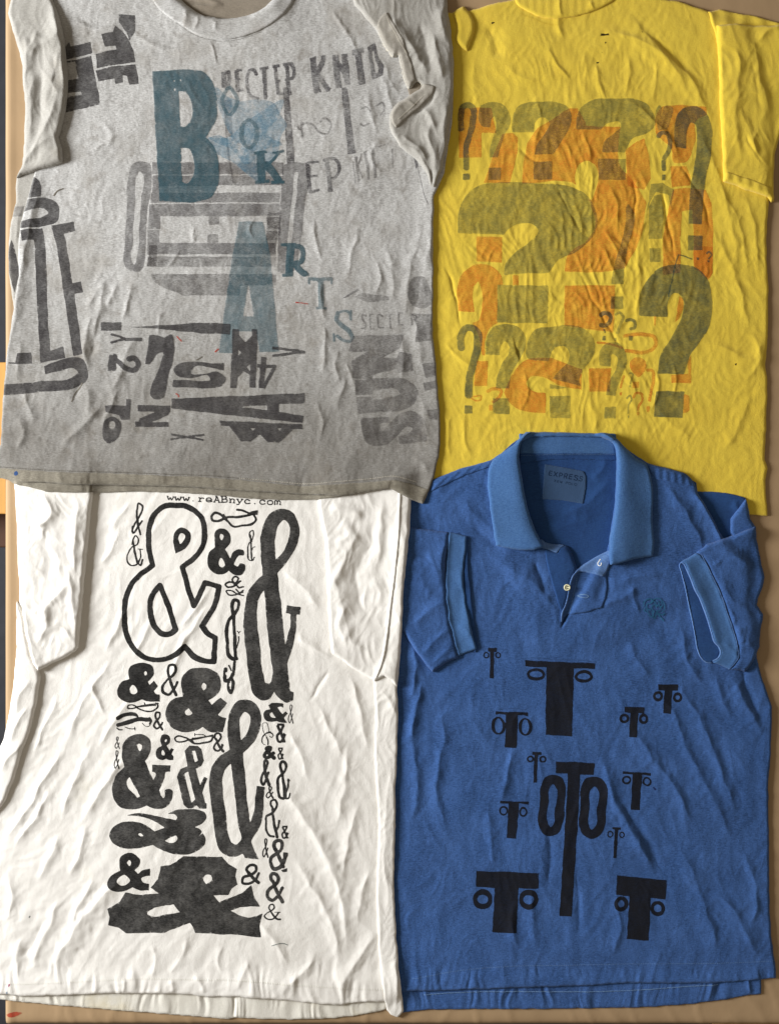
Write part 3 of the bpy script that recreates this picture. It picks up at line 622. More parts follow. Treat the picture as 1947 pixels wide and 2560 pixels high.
# collar leaves
piece('collar', psh, M['polo_collar'], '1', '+1325,1081* 1306,1089 1281,1113 1255,1132 1233,1148 1221,1172 1218,1212 1222,1250 1227,1288 1239,1365* 1267,1370 1294,1374 1333,1374 1357,1367* 1347,1347 1336,1323 1318,1272 1303,1197 1295,1136 1299,1112 1312,1092', 4.6, 8, 1.6, None, base_s=5, key='pc1', tilt=lambda X, Y: 6.5 * sstep(0, 1, (X - (1219 + (Y - 1200) * .12)) / np.maximum(1297 + (Y - 1110) * .23 - (1219 + (Y - 1200) * .12) - 12, 30)))
piece('collar', psh, M['polo_collar'], '1', '+1480,1083* 1518,1085 1540,1099 1563,1122 1586,1145 1612,1160 1622,1185 1627,1209 1630,1297 1633,1371 1630,1390* 1583,1398 1548,1407 1524,1411* 1521,1386 1524,1351 1534,1283 1539,1200 1539,1140 1533,1112 1515,1098', 4.6, 8, 1.6, None, base_s=5, key='pc2', tilt=lambda X, Y: 6.5 * sstep(0, 1, ((1622 + (Y - 1180) * .04) - X) / 80))
piece('collar', psh, M['polo_collar'], '1', 'P 1315,1080 1400,1081 1505,1083 1540,1100 1525,1103 1500,1093 1400,1091 1330,1092 1300,1106 1303,1090', 4.8, 5, 1.2, base_s=2, key='pc3')
stitches('stitching', psh, M['thread_blue'], '1', '1302,1139 1400,1136 1538,1136', 'pcb', 3, 2.4, .7, off=1.0)
stitches('stitching', psh, M['thread_blue'], 'f', '0,0', 'p') if False else None
stitches('stitching', psh, M['thread_blue'], '1', '1030,2448 1150,2428 1280,2417 1400,2415 1560,2412 1700,2411 1830,2409 1938,2404', 'p', 4.5, 3, .6, off=.4)
stitches('stitching', psh, M['thread_blue'], '1', '1060,2490 1150,2484 1300,2482 1480,2482 1600,2478 1740,2468 1800,2465', 'pbh', 3, 2.2, 1.2, .8, off=.6)
piece('vent_tab', psh, M['polo_collar'], 'a', 'P 1475,1730 1500,1600 1530,1620 1540,1740 1556,1885 1520,1900 1480,1908', 2.0, 4, .6, base_s=2, key='pvt') if False else None

# ================================================================ white t-shirt
wsh = empty('t_shirt', 500, 1880); tag(wsh, 'white t-shirt printed with a column of black ampersands and a web address', 't-shirt', 'printed t-shirts spread out on the table')
piece('back_hem', wsh, M['white_hem'], '1', 'P -20,2440 975,2440 964,2528 900,2541 837,2550 730,2553 650,2551 587,2548 571,2552 464,2543 321,2532 214,2523 107,2514 50,2509 0,2502 -20,2500', 2.8, 7, 1.1, 1.5 * ripple(15, 71) + 0.4 * noise(GX / 30, GY / 60, 72), key='wbh')
L_ = sstep(560, 380, GX)
ww = (0.42 * crease(GX, GY, 118, 150, 36, 273) * sstep(760, 380, GX) + 0.42 * crease(GX, GY, 64, 150, 40, 275) * sstep(560, 780, GX) + 0.12 * crease(GX, GY, 100, 60, 17, 279) + 0.4 * aniso(GX, GY, 122, 240, 34, 73) * sstep(620, 330, GX) 
      + 0.4 * aniso(GX, GY, 62, 240, 40, 75) * sstep(640, 800, GX) + 0.35 * aniso(GX, GY, 125, 200, 26, 76) * sstep(800, 500, GX)
      + 0.28 * fbm(GX / 40, GY / 46, 77, 2) + 0.8 * noise(GX / 150, GY / 150, 78) + 1.5 * ripple(17, 79) * sstep(2380, 2450, GY))
ww = ww + folds([
    (4.2, 30, 16, '330,2180 270,2230 215,2290 165,2360 120,2430'), (2.8, 18, 12, '330,1890 285,1930 235,2000 205,2060'), (2.4, 14, 12, '215,2060 195,2140 175,2200'), (2.6, 16, 12, '240,2190 200,2260 170,2330'),
    (2.4, 14, 10, '240,1850 200,1920 165,2010 150,2060'), (2.6, 14, 10, '170,1860 110,1950 50,2050 0,2110'), (2.2, 12, 10, '130,1960 80,2060 30,2120'), (2.4, 14, 12, '150,2080 120,2160 90,2210'),
    (2.6, 16, 14, '150,2230 130,2300 95,2370 80,2440'), (2.8, 16, 16, '60,2340 40,2400 50,2460'), (-1.8, 12, 12, '110,2300 90,2350 50,2400'), (2.0, 14, 12, '20,2180 30,2240 10,2310'),
    (2.2, 12, 10, '290,1640 240,1700 190,1790 160,1860'), (2.2, 12, 10, '330,1740 290,1800 240,1870'), (2.0, 10, 9, '225,1700 240,1740 255,1790'), (1.8, 10, 9, '150,1730 110,1820 80,1900'), (1.6, 10, 9, '330,1500 290,1570 260,1640'),
    (1.8, 10, 8, '530,1470 490,1520 450,1570'), (1.8, 10, 8, '520,1510 470,1590 430,1640'), (1.6, 10, 8, '480,1560 440,1650 420,1720'), (1.6, 9, 8, '380,1540 350,1610 330,1650'), (1.5, 9, 8, '330,1250 300,1290 270,1330'), (1.6, 10, 9, '300,1310 280,1370 250,1420'),
    (3.2, 24, 16, '690,1900 730,2000 790,2093 830,2180 860,2280 870,2420'), (2.8, 16, 16, '730,2140 780,2220 830,2310 850,2430'), (2.6, 14, 14, '800,2380 760,2430 715,2470 700,2495'), (3.0, 16, 18, '950,2320 910,2380 865,2440 845,2490'), (2.2, 14, 14, '640,2300 690,2360 720,2420'),
    (2.2, 14, 12, '870,1860 860,1980 835,2080'), (2.4, 14, 14, '900,2000 870,2110 855,2200'), (2.2, 14, 14, '930,2160 900,2260 890,2330'), (2.2, 16, 12, '700,1420 760,1470 800,1530'), (2.0, 14, 12, '740,1580 780,1620 830,1650'), (-1.6, 6, 6, '825,1670 800,1710 770,1760'),
    (2.2, 12, 12, '870,1680 900,1780 920,1880'), (2.2, 14, 14, '790,1760 830,1830 860,1900'), (1.8, 14, 12, '720,1820 750,1880 770,1960'), (1.5, 10, 10, '560,2360 545,2400 560,2440'), (1.5, 10, 10, '470,2340 450,2400 420,2440'), (1.4, 10, 10, '370,2360 390,2400 380,2450'), (1.6, 10, 10, '630,2400 600,2450 590,2480'),
    (1.8, 9, 9, '480,2440 500,2460 512,2490'), (1.8, 9, 9, '305,2445 310,2470 306,2488'), (1.8, 9, 9, '430,2445 436,2470 430,2488')])
piece('front_panel', wsh, M['white'], '1', 'P 34,1180 39,1278 42,1376 47,1473 46,1539 41,1620 33,1718 20,1799 8,1850 -14,1920 -20,2100 -20,2489 20,2488 54,2493 143,2491 250,2486 357,2485 464,2487 514,2494 600,2493 616,2496 730,2503 800,2512 855,2514 901,2507 962,2507 985,2507 1000,2480 990,2350 984,2207 989,2029 987,1850 995,1776 992,1718 1002,1620 1008,1473 1025,1310 1029,1180', 4.2, 8, 1.4, 0.92 * ww, base_s=6, key='w')
wl = folds([(3.6, 14, 26, '100,1225 130,1270 115,1310 70,1300'), (2.4, 20, 20, '100,1290 120,1350 150,1400 150,1450'), (3.2, 16, 18, '200,1240 195,1310 190,1380 185,1450'), (2.6, 16, 14, '185,1430 160,1470 120,1520 95,1560'), (2.6, 10, 12, '75,1520 110,1550 160,1570 195,1610'), (2.2, 10, 14, '90,1500 120,1540 110,1590 90,1610'), (-2.2, 20, 20, '110,1320 130,1400 120,1460'), (2.0, 12, 14, '170,1400 185,1500 195,1600')]) + 0.3 * fbm(GX / 36, GY / 40, 81, 2) + 0.6 * crease(GX, GY, 70, 70, 26, 281)
piece('side_fold', wsh, M['white'], '1', 'P 40,1500 59,1539 78,1636 98,1676 102,1690 92,1760 75,1830 55,1880 38,1940 15,2000 -20,2050 -20,1915 8,1848 20,1799 33,1718 41,1620', 6.5, 10, 1.8, folds([(2, 12, 12, '80,1690 50,1740 35,1790'), (2, 12, 12, '75,1760 45,1810 25,1860'), (1.8, 10, 12, '60,1850 20,1900 0,1930')]), base_s=6, key='wsf')
piece('sleeve', wsh, M['white'], '1', 'P 34,1180 236,1180 233,1232 225,1310 219,1375 212,1441 206,1520 200,1588 197,1617 190,1628 160,1646 137,1656 98,1676 85,1655 78,1636 66,1580 59,1539 52,1470 49,1408 46,1336 40,1270', 8.0, 10, 2.4, wl, base_s=6, key='wsl')
wr_ = folds([(3.4, 16, 20, '820,1260 870,1280 915,1295'), (3.2, 18, 26, '905,1310 870,1380 840,1440 815,1470'), (2.8, 20, 22, '830,1420 850,1500 870,1560'), (-2.6, 20, 20, '925,1290 930,1350 890,1440 900,1500 930,1560'), (2.4, 18, 18, '850,1300 870,1340 830,1360'), (2.6, 14, 20, '960,1240 950,1320 945,1420'), (2.4, 14, 14, '930,1440 950,1480 945,1520'), (2.2, 14, 14, '860,1540 880,1600 920,1630'), (2.0, 12, 12, '870,1500 850,1560 870,1620')]) + 0.3 * fbm(GX / 40, GY / 48, 83, 2) + 0.6 * crease(GX, GY, 80, 80, 26, 283)
piece('side_fold', wsh, M['white'], '1', 'P 934,1701 950,1660 975,1650 1000,1640 992,1718 995,1776 992,1900 987,1990 989,2029 984,2207 991,2350 998,2430 1005,2493 1009,2530 994,2546 976,2540 966,2528 955,2450 948,2386 941,2243 948,2064 937,1900 940,1800', 3.4, 6, 1.9, 0.5 * crease(GX, GY, 80, 90, 22, 371) + 0.3 * noise(GX / 30, GY / 60, 372) + folds([(1.6, 8, 12, '945,1720 965,1740 992,1790'), (1.0, 8, 8, '975,1900 962,2100 972,2300'), (1.6, 8, 8, '985,2380 992,2450 990,2530')]), base_s=5, key='wsf2')
piece('sleeve', wsh, M['white'], '1', 'P 788,1180 1029,1180 1027,1255 1024,1310 1015,1390 1008,1473 1005,1560 1001,1620 992,1715 978,1700 960,1690 937,1702 910,1688 878,1668 855,1650 832,1634 827,1620 822,1540 819,1473 817,1400 813,1343 800,1290', 5.0, 7, 1.4, wr_, base_s=6, key='wsr')
piece('sleeve_seam', wsh, M['white'], '1', 's7 1001,1190 998,1260 994,1340 984,1440 974,1520 966,1590 955,1650 936,1700', 1.6, 3, 0.3, base_s=2, rough=.3, key='wss')
stitches('stitching', wsh, M['thread_white'], '1', '0,2461 70,2460 150,2457 250,2452 350,2448 480,2450 600,2452 720,2462 840,2470 960,2475', 'w', 6, 4, 1.3, 1.5, off=.45)
for s, mt in (('P 22,2461 27,2459 25,2465 21,2468', ink('magenta_spot', srgb('#a8306a'), .8, .3)), ('P 72,2292 76,2291 74,2296 71,2296', ink('dark_spot', srgb('#50605c'), .8, .3)), ('P 16,2480 20,2478 19,2487 16,2486', ink('blue_spot', srgb('#46729a'), .6, .3))):
    printed('ink_spot', wsh, mt, '1', s, 'w', cell=.8)
printed('stray_thread', wsh, bpy.data.materials['dark_spot'], 'a', 's6 558,1445 590,1432 620,1428 650,1432 670,1440', 'w', cell=.7)

# ================================================================ grey t-shirt (lies on top of the others)
gsh = empty('t_shirt', 500, 620); tag(gsh, 'worn heather grey t-shirt printed with blue BOOK ARTS lettering and dark wood type', 't-shirt', 'printed t-shirts spread out on the table')
piece('back_neck', gsh, M['grey_inside'], '1', 'P 400,-90 720,-90 720,60 400,60', 2.5, 9, 1.0, folds([(2, 8, 10, '470,10 530,15 560,5'), (2, 8, 8, '440,-20 500,-10 560,10')]), key='gb')
piece('back_hem', gsh, M['grey_hem'], '1', 'P -12,1120 0,1190 36,1209 60,1214 118,1229 180,1232 285,1231 340,1229 429,1231 520,1236 610,1245 700,1251 760,1250 790,1249 850,1242 887,1237 890,1150 400,1140', 2.2, 5, 1.2, 0.7 * ripple(15, 91), base_s=8, key='gbh')
piece('back_panel', gsh, M['grey_sleeve'], '1', 'P 90,425 60,432 40,440 37,470 38,505 30,535 22,571 19,640 21,689 27,730 34,775 60,760 80,600 110,470', 3.0, 8, 1.0, folds([(1.5, 8, 8, '55,500 42,560 40,620')]), base_s=6, key='gbp')
crm = sstep(0, 1, 0.5 + 0.5 * noise(GX / 170, GY / 170, 92))
gw = (0.40 * crease(GX, GY, 84, 110, 34, 93) * (0.4 + crm) + 0.32 * crease(GX, GY, 112, 80, 24, 94) * (1.2 - crm) + 0.16 * crease(GX, GY, 60, 40, 12, 95)
      + 0.20 * fbm(GX / 20, GY / 24, 96, 3) + 0.9 * noise(GX / 160, GY / 150, 97) + 0.4 * aniso(GX, GY, 110, 190, 50, 98) + 0.8 * ripple(20, 99) * sstep(1165, 1200, GY))
gw = gw + folds([
    (3.0, 14, 12, '150,1110 190,1080 230,1040 260,1000'), (3.2, 14, 16, '270,990 300,930 320,880 345,830'), (2.6, 12, 12, '230,760 220,820 210,880 225,940'), (2.6, 14, 12, '262,700 245,790 235,870'), (-2.2, 12, 10, '250,800 235,850 225,900'),
    (2.4, 10, 9, '300,960 270,1030 250,1080'), (-2.0, 8, 8, '205,950 190,980 180,1005'), (2.6, 12, 12, '215,960 225,1010 218,1050'), (2.2, 10, 10, '60,960 75,1020 95,1060'), (2.2, 12, 10, '40,1040 60,1080 40,1130'), (1.8, 10, 8, '270,690 240,730 215,770'), (1.8, 9, 8, '300,700 280,740 262,770'),
    (2.0, 8, 8, '330,700 318,760 305,810'), (1.8, 8, 7, '410,770 400,800 390,840'), (1.6, 8, 7, '420,670 440,640 450,620'), (2.2, 14, 10, '65,600 50,680 40,770 30,850'), (2.2, 12, 12, '100,470 80,540 66,610 60,700'), (2.0, 12, 12, '52,850 45,910 40,960'),
    (2.4, 16, 16, '160,50 200,60 260,72 300,78'), (-1.6, 12, 12, '170,40 220,55 290,60'), (1.8, 10, 10, '350,90 380,110 430,120'), (1.8, 12, 12, '175,90 200,80 225,85'), (1.2, 7, 7, '250,300 280,330 260,380'), (1.3, 8, 8, '225,380 250,360 300,330'),
    (1.2, 3, 7, '520,100 535,130 545,160'), (2.2, 8, 8, '810,800 812,870 808,940'), (2.0, 8, 8, '800,700 805,760 815,800'), (2.2, 10, 12, '870,940 850,990 840,1030'), (1.8, 8, 8, '865,900 880,950 890,990'), (1.8, 9, 9, '790,1000 805,1050 800,1100'), (1.6, 8, 8, '845,870 840,920 850,960'),
    (2.8, 14, 16, '1060,560 1040,620 1020,700 1010,800'), (3.0, 16, 18, '1075,560 1070,640 1050,720 1040,790'), (-2.6, 16, 12, '1060,640 1050,720 1030,790'), (2.4, 14, 14, '1040,800 1045,860 1060,930'), (2.2, 12, 12, '1000,830 1010,900 1005,960'), (2.0, 12, 12, '1050,980 1060,1050 1075,1110'), (2.2, 14, 12, '960,600 980,680 985,760'),
    (1.8, 8, 8, '900,560 880,640 870,700'), (1.8, 8, 8, '940,640 950,690 935,750'), (1.6, 6, 8, '780,540 790,610 810,660'), (1.4, 5, 7, '640,540 625,570 632,600'), (1.2, 5, 6, '490,575 485,600 480,560'),
    (1.6, 10, 10, '960,150 975,200 1000,240'), (2.0, 10, 12, '950,180 975,240 980,300'), (1.8, 10, 10, '915,220 930,280 940,340'), (1.6, 10, 10, '860,60 880,110 910,150'), (1.6, 8, 8, '830,20 850,60 870,90'), (1.4, 8, 8, '950,340 930,400 955,440'),
    (1.8, 14, 12, '960,1205 1000,1190 1050,1195'), (2.0, 10, 14, '1030,1140 1060,1160 1070,1190'), (1.3, 14, 14, '1020,1080 960,1110 900,1120'), (1.3, 12, 12, '300,1150 400,1130 480,1140')])
# necklines and hem are part of the body sheet
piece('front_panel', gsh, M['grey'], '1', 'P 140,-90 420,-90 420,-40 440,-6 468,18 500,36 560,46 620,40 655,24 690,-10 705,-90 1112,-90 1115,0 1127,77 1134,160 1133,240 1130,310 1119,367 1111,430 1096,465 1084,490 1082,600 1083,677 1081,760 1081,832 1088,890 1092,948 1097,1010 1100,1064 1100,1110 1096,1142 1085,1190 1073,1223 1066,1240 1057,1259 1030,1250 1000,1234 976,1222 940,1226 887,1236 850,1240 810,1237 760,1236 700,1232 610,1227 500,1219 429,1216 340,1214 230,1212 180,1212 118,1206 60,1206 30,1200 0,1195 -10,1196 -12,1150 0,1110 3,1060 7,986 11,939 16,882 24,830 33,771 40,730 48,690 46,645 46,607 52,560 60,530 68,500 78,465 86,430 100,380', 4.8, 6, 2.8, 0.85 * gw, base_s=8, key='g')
piece('hem', gsh, M['grey_hem'], '1', 'P -10,1172 0,1170 80,1176 180,1181 300,1184 430,1190 520,1193 600,1200 700,1210 760,1216 850,1210 930,1205 985,1200 1020,1208 1072,1224 1066,1240 1057,1259 1030,1250 1000,1234 976,1222 940,1226 887,1236 850,1240 810,1237 760,1236 700,1232 610,1227 500,1219 429,1216 340,1214 230,1212 180,1212 118,1206 60,1206 30,1200 0,1195 -10,1196', 1.1, 3, 0.4, 0.7 * ripple(14, 101), base_s=2, key='gh')
stitches('stitching', gsh, M['thread_dark'], '1', '0,1167 80,1173 180,1178 300,1181 430,1186 520,1189 600,1196 700,1206', 'g', 4.2, 3, 1.2, 1.0, off=.45)
stitches('stitching', gsh, M['thread_grey'], '1', '600,1196 700,1205 760,1210 850,1204 930,1197 985,1191 1040,1205', 'g', 4.2, 3, 1.3, 1.0, off=.5)
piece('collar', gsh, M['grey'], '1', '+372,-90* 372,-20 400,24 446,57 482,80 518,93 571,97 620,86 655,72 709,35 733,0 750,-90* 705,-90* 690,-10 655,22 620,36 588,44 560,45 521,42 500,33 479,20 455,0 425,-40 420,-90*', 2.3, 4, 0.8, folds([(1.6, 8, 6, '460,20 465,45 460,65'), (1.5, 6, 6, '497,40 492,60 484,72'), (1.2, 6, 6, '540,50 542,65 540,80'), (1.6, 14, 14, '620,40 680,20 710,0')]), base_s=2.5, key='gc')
stitches('stitching', gsh, M['thread_dark'], '1', '440,57 482,84 518,97 571,101 620,90 655,77', 'g', 3.4, 2.4, .9, off=.5)
# sleeves
gl = folds([(3.2, 16, 12, '55,80 70,140 62,200'), (3.4, 14, 16, '125,30 148,70 145,90 120,105 90,125 70,160'), (3.0, 12, 12, '100,75 85,110 75,140'), (3.0, 14, 14, '85,170 80,250 78,330 75,380'), (3.2, 12, 16, '150,120 142,170 135,210 155,250'), (3.0, 12, 12, '150,240 130,290 110,330 90,370 65,400'), (-2.6, 14, 14, '110,170 105,240 100,320'), (-2.4, 12, 10, '135,130 140,200 125,260'), (2.4, 10, 12, '140,340 110,360 70,395 50,425'), (2.6, 8, 10, '155,95 160,150 165,220')]) + 0.5 * crease(GX, GY, 80, 80, 22, 311)
piece('sleeve', gsh, M['grey_sleeve'], '1', 'P 40,-90 30,-30 25,5 19,31 24,50 36,89 46,125 55,161 56,200 61,250 61,300 59,357 55,411 48,425 41,443 55,436 71,431 107,421 157,408 158,390 157,375 150,355 148,343 156,312 164,280 171,214 170,180 166,143 162,100 157,71 148,40 139,18 132,0 120,-30 118,-90', 9.5, 11, 2.4, gl, base_s=6, key='gs')
gr = folds([(3.2, 14, 20, '1000,60 1020,110 1050,150 1070,200'), (3.4, 14, 16, '1080,80 1090,140 1100,180 1110,210'), (-3.0, 16, 16, '1050,60 1065,120 1080,180'), (3.0, 12, 16, '1110,10 1105,60 1118,110'), (2.6, 12, 14, '985,45 1000,90 1010,120'), (2.8, 14, 14, '1080,300 1070,350 1085,390 1090,440'), (2.4, 12, 12, '1050,270 1075,290 1085,330'), (-2.8, 6, 10, '1086,228 1075,255 1050,282 1035,296'), (2.6, 8, 10, '1000,335 1030,360 1060,390 1075,420'), (2.4, 8, 8, '1010,360 1040,385 1062,420 1072,455'), (-3.0, 8, 6, '1080,420 1079,450 1076,480'), (2.0, 10, 10, '1120,250 1110,320 1112,380')]) + 0.5 * crease(GX, GY, 75, 80, 22, 313)
piece('cuff_lining', gsh, M['grey_inside'], 'f', 'P 700,900 850,940 900,980 860,1060 760,1110 740,1060', 1.8, 4, 0.6, base_s=3, key='gci')
piece('sleeve', gsh, M['grey_sleeve'], 'f', 'P 90,-400 100,0 130,60 180,115 235,190 290,245 335,310 370,345 400,400 430,470 470,545 520,610 565,658 600,650 625,640 640,700 660,790 675,870 695,935 720,990 747,1024 780,1010 805,975 838,944 875,960 892,990 870,1035 830,1060 750,1110 690,1150 620,1190 575,1240 545,1285 525,1340 520,1400 520,1460 545,1530 590,1590 640,1680 700,1740 790,1800 840,1850 890,1910 930,1970 960,2025 975,2080 985,2135 1010,2150 1040,2160 1075,2050 1130,1950 1150,1800 1180,1700 1200,1560 1222,1400 1240,1200 1252,1000 1250,750 1235,500 1215,300 1190,100 1170,-400', 5.0, 8, 2.2, 1.15 * gr, base_s=6, key='gr', tilt=lambda X, Y: 5.0 * np.clip((1080 - X) / 95, 0, 1) ** 1.3 * sstep(490, 380, Y))
piece('cuff', gsh, M['grey_cuff'], 'f', 'P 490,168 545,260 600,350 650,430 690,520 730,640 780,760 800,860 820,944 805,975 780,1010 747,1024 720,990 695,935 675,870 660,790 640,700 625,640 600,650 565,658 520,610 470,545 430,470 400,400 380,330 400,260 440,200', 1.3, 3, 0.4, 0.3 * ripple(14, 7), base_s=1.2, key='gcf')
piece('cuff', gsh, M['grey_cuff'], 'f', 'P 892,975 960,985 1035,1020 1020,1090 970,1150 900,1220 820,1290 740,1360 660,1430 600,1490 560,1440 535,1380 545,1285 575,1240 620,1190 690,1150 750,1110 830,1060 870,1035', 2.0, 4, 0.5, folds([(1.2, 5, 5, '1020,250 1030,262 1040,270')]) + 0.4 * noise(GX / 14, GY / 14, 9), base_s=1.5, key='gcf2')
piece('cuff_edge', gsh, M['grey_rim'], 'f', 's7 395,390 430,470 470,545 520,610 565,656 600,648 622,640 640,700 660,790 675,870 695,935 720,990 747,1022 780,1008 805,975 838,944 875,960 892,990 870,1035 830,1062 750,1112 690,1152 620,1192 575,1242 545,1287', 1.3, 2, 0.4, base_s=1.2, rough=.2, key='gce')
stitches('stitching', gsh, M['thread_grey'], 'f', '490,220 530,320 580,400 620,480 670,560 720,640', 'gcf', 2.8, 2, 1.6, .8, off=.5)
stitches('stitching', gsh, M['thread_grey'], 'f', '900,1130 830,1200 760,1270 690,1330 620,1400', 'gcf2', 2.8, 2, 1.4, .8, off=.5)
# ================================================================ ink: grey shirt
K = {}
K['coal'] = ink('charcoal_ink', srgb('#3a3738'), 0.84, 0.5)
K['faint'] = ink('faded_grey_ink', srgb('#4e4a4c'), 0.52, 0.65, lo=0.40, hi=0.60)
K['ghost'] = ink('ghost_ink', srgb('#4b4645'), 0.46, 0.7, lo=0.42, hi=0.58)
K['stamp'] = ink('stamped_ink', srgb('#38343a'), 0.66, 0.75, lo=0.42, hi=0.58)
K['teal'] = ink('teal_ink', srgb('#36555f'), 0.80, 0.42)
K['teal2'] = ink('faded_teal_ink', srgb('#46656f'), 0.58, 0.55)
K['splash'] = ink('blue_wash', srgb('#5f8ba2'), 0.50, 1.0, lo=0.34, hi=0.66, streak=False)
K['black'] = ink('black_ink', srgb('#1d1c1b'), 0.975, 0.22, crack=0.2)
K['black2'] = ink('worn_black_ink', srgb('#232221'), 0.95, 0.34, crack=0.4)
K['navyblack'] = ink('blue_black_ink', srgb('#1a1b21'), 0.96, 0.2, crack=0.25)
K['orange'] = ink('orange_ink', srgb('#e0862e'), 0.56, 0.5, lo=0.42, hi=0.58)
K['green'] = ink('green_ink', srgb('#4a5848'), 0.66, 0.5, lo=0.40, hi=0.60)
K['green2'] = ink('rubbed_green_ink', srgb('#5a6446'), 0.50, 0.62, lo=0.40, hi=0.60)
K['label'] = ink('label_ink', srgb('#1c2f4c'), 0.85, 0.3)
K['emb'] = plain('teal_embroidery', srgb('#28648c'), 0.6, 0.3, 300, .35, .5, 900)

def g(fr, mat, text, name='printed_letter', surf='g', lift=0, **k):
    return printed(name, gsh, K[mat], fr, text, surf, lift=lift, **k)
g('A', 'coal', 'P 450,320 485,290 495,320 630,292 645,372 440,420; P 440,428 525,415 640,388 700,725 470,782 440,782 440,680 570,660 565,635 440,652 440,562 548,545 526,424 440,445')
g('A', 'coal', 'P 670,375 730,357 815,342 808,316 735,326 712,235 790,218 808,178 855,218 895,268 935,345 948,430 680,472; P 830,98 947,100 942,220 905,285 890,240 832,152')
g('A', 'coal', 'P 670,490 795,462 950,445 972,582 905,590 890,528 860,522 860,575 805,582 798,545 688,568')
g('A', 'coal', '+165,1290 185,1255 235,1238 270,1258 290,1310 290,1372* 200,1385* 168,1350; +150,1404* 330,1385 390,1410 415,1470 400,1545 300,1582 145,1598* 142,1550* 240,1530 310,1510 338,1490 320,1467 150,1488*')
g('C', 'coal', 'P 143,-70 300,-85 318,60 325,200 335,600 350,772 440,745 458,825 282,857 262,500 240,0 237,-2 157,5')
g('C', 'coal', 'P 358,-102 515,-132 527,-65 447,-45 470,70 507,300 568,288 580,365 520,377 548,600 578,798 510,812 480,600 450,400 400,60 375,-40')
g('C', 'coal', 'P 120,790 215,785 225,862 105,868; P 55,866 108,868 112,858 60,855')
g('C', 'coal', '+303,882* 400,845 520,820 580,832 610,895 602,985 550,1022 300,1062 20,1085* 30,1010* 300,987 520,950 545,925 520,898 420,915 318,937*')
printed('printed_letter', gsh, K['coal'], 'C', 'P 62,40 76,-10 110,100 135,220 100,370 65,250 50,160', 'gbp')
printed('printed_letter', gsh, K['faint'], 'A', 'P 95,1440 165,1440 150,1510 80,1512', 'gbp')
# the pale layered letters in the middle
g('A', 'faint', '+862,1820* 885,1500 905,1200 930,1140 990,1125 1050,1140* 1058,1180 1030,1500 1010,1860* 980,1895 920,1895 880,1870; -962,1215 975,1195 992,1210 985,1400 975,1600 958,1790 940,1850 925,1830 928,1700 945,1400', lift=1)
g('1', 'faint', 'P 380,405 708,405 708,435 380,435; P 381,438 706,438 706,462 381,464; P 376,481 700,481 699,505 376,506; P 381,464 398,464 398,484 379,484', lift=2)
g('1', 'faint', 'P 374,509 700,508 698,538 655,540 401,540 400,572 370,572', lift=3)
g('1', 'faint', 'P 369,574 399,574 398,606 690,607 689,635 367,635', lift=1)
g('1', 'ghost', 'P 521,540 549,540 548,561 522,561; P 518,585 546,585 545,606 518,606; P 368,640 690,641 688,666 367,666', lift=2)
g('1', 'ghost', 'P 378,684 692,684 690,712 600,714 600,737 460,738 400,715 380,700; P 668,530 702,530 700,600 664,600; P 372,612 392,612 391,664 369,664', lift=3)
g('B', 'faint', '+540,1065 600,1045 650,1048 690,1052 678,1300 650,1560 625,1740* 560,1765 500,1752* 505,1500 520,1300 530,1150; X26 622,1120 605,1300 588,1450 572,1640', lift=4)
g('B', 'ghost', 'P 428,1490 498,1490 490,1650 424,1650; P 430,1400 520,1400 515,1475 440,1475', lift=4)
import re
def bolder(t, k): return re.sub(r'\b([lsb])(\d+)', lambda m: '%s%.1f' % (m[1], float(m[2]) * k), t)
# cyrillic stamped words
for t in ('l26 152,460 156,565 ; l20 155,465 185,462 192,500 182,545 160,550; l20 160,570 200,560',
          'l20 235,450 245,590; l14 235,452 270,449; l12 240,512 262,508; l12 245,584 280,576',
          's18 362,478 348,450 322,448 308,480 308,560 325,610 350,630 372,632',
          'l16 385,444 440,434; l20 412,440 425,640', 'l18 485,425 505,612; l16 468,430 515,422; l14 490,525 520,518; l14 505,610 545,598',
          'l16 535,412 590,408; s18 590,410 606,450 600,498 560,512; l20 558,415 578,612'):
    g('B', 'stamp', bolder(t, 1.3), lift=2)
for t in ('l32 728,378 755,592; l16 708,385 750,372; l16 735,590 780,582; b26 800,372 775,430 748,480; b26 755,475 790,520 830,580; l14 780,368 810,362',
          'l34 872,352 895,565; l30 930,345 955,545; b22 868,368 910,430 952,520', 'l26 978,342 1060,318; l34 1020,335 1045,535; l14 1025,540 1065,530',
          'P 1080,300 1130,270 1150,360 1185,420 1182,480 1112,515; N 1108,330 1122,325 1135,395 1155,440 1150,465 1135,470'):
    g('B', 'stamp', bolder(t, 1.3), lift=2)
for t in ('l26 695,1048 706,1242; l18 690,1050 765,1040; l16 700,1140 760,1130; l18 706,1240 775,1228', 'l30 818,1030 842,1238; s20 800,1030 860,1020 892,1050 895,1110 870,1145 830,1148'):
    g('B', 'stamp', t, lift=5)
for t in ('l16 1005,1010 1025,1170; l12 1045,990 1020,1070 1050,1150; l10 990,1040 1002,1180', 'l20 1068,975 1090,1160; l18 1115,962 1135,1145', 'l8 1150,950 1215,925; l10 1240,960 1245,1080'):
    g('B', 'ghost', t, lift=2)
g('B', 'stamp', 'P 535,560 572,558 612,1050 560,1054', lift=3); g('B', 'stamp', 'P 912,562 950,560 1005,988 955,997', lift=3)
g('B', 'ghost', 's13 625,800 640,830 680,790 720,800 770,850 820,860 848,820 840,780 800,762 775,785; l14 650,790 662,885; l8 645,790 690,785', lift=3)
g('B', 'ghost', 's12 1035,800 1050,810 1090,795; s10 1040,700 1075,690 1100,720; s12 1140,680 1180,660 1190,700 1165,740; l14 1180,740 1200,730', lift=3)
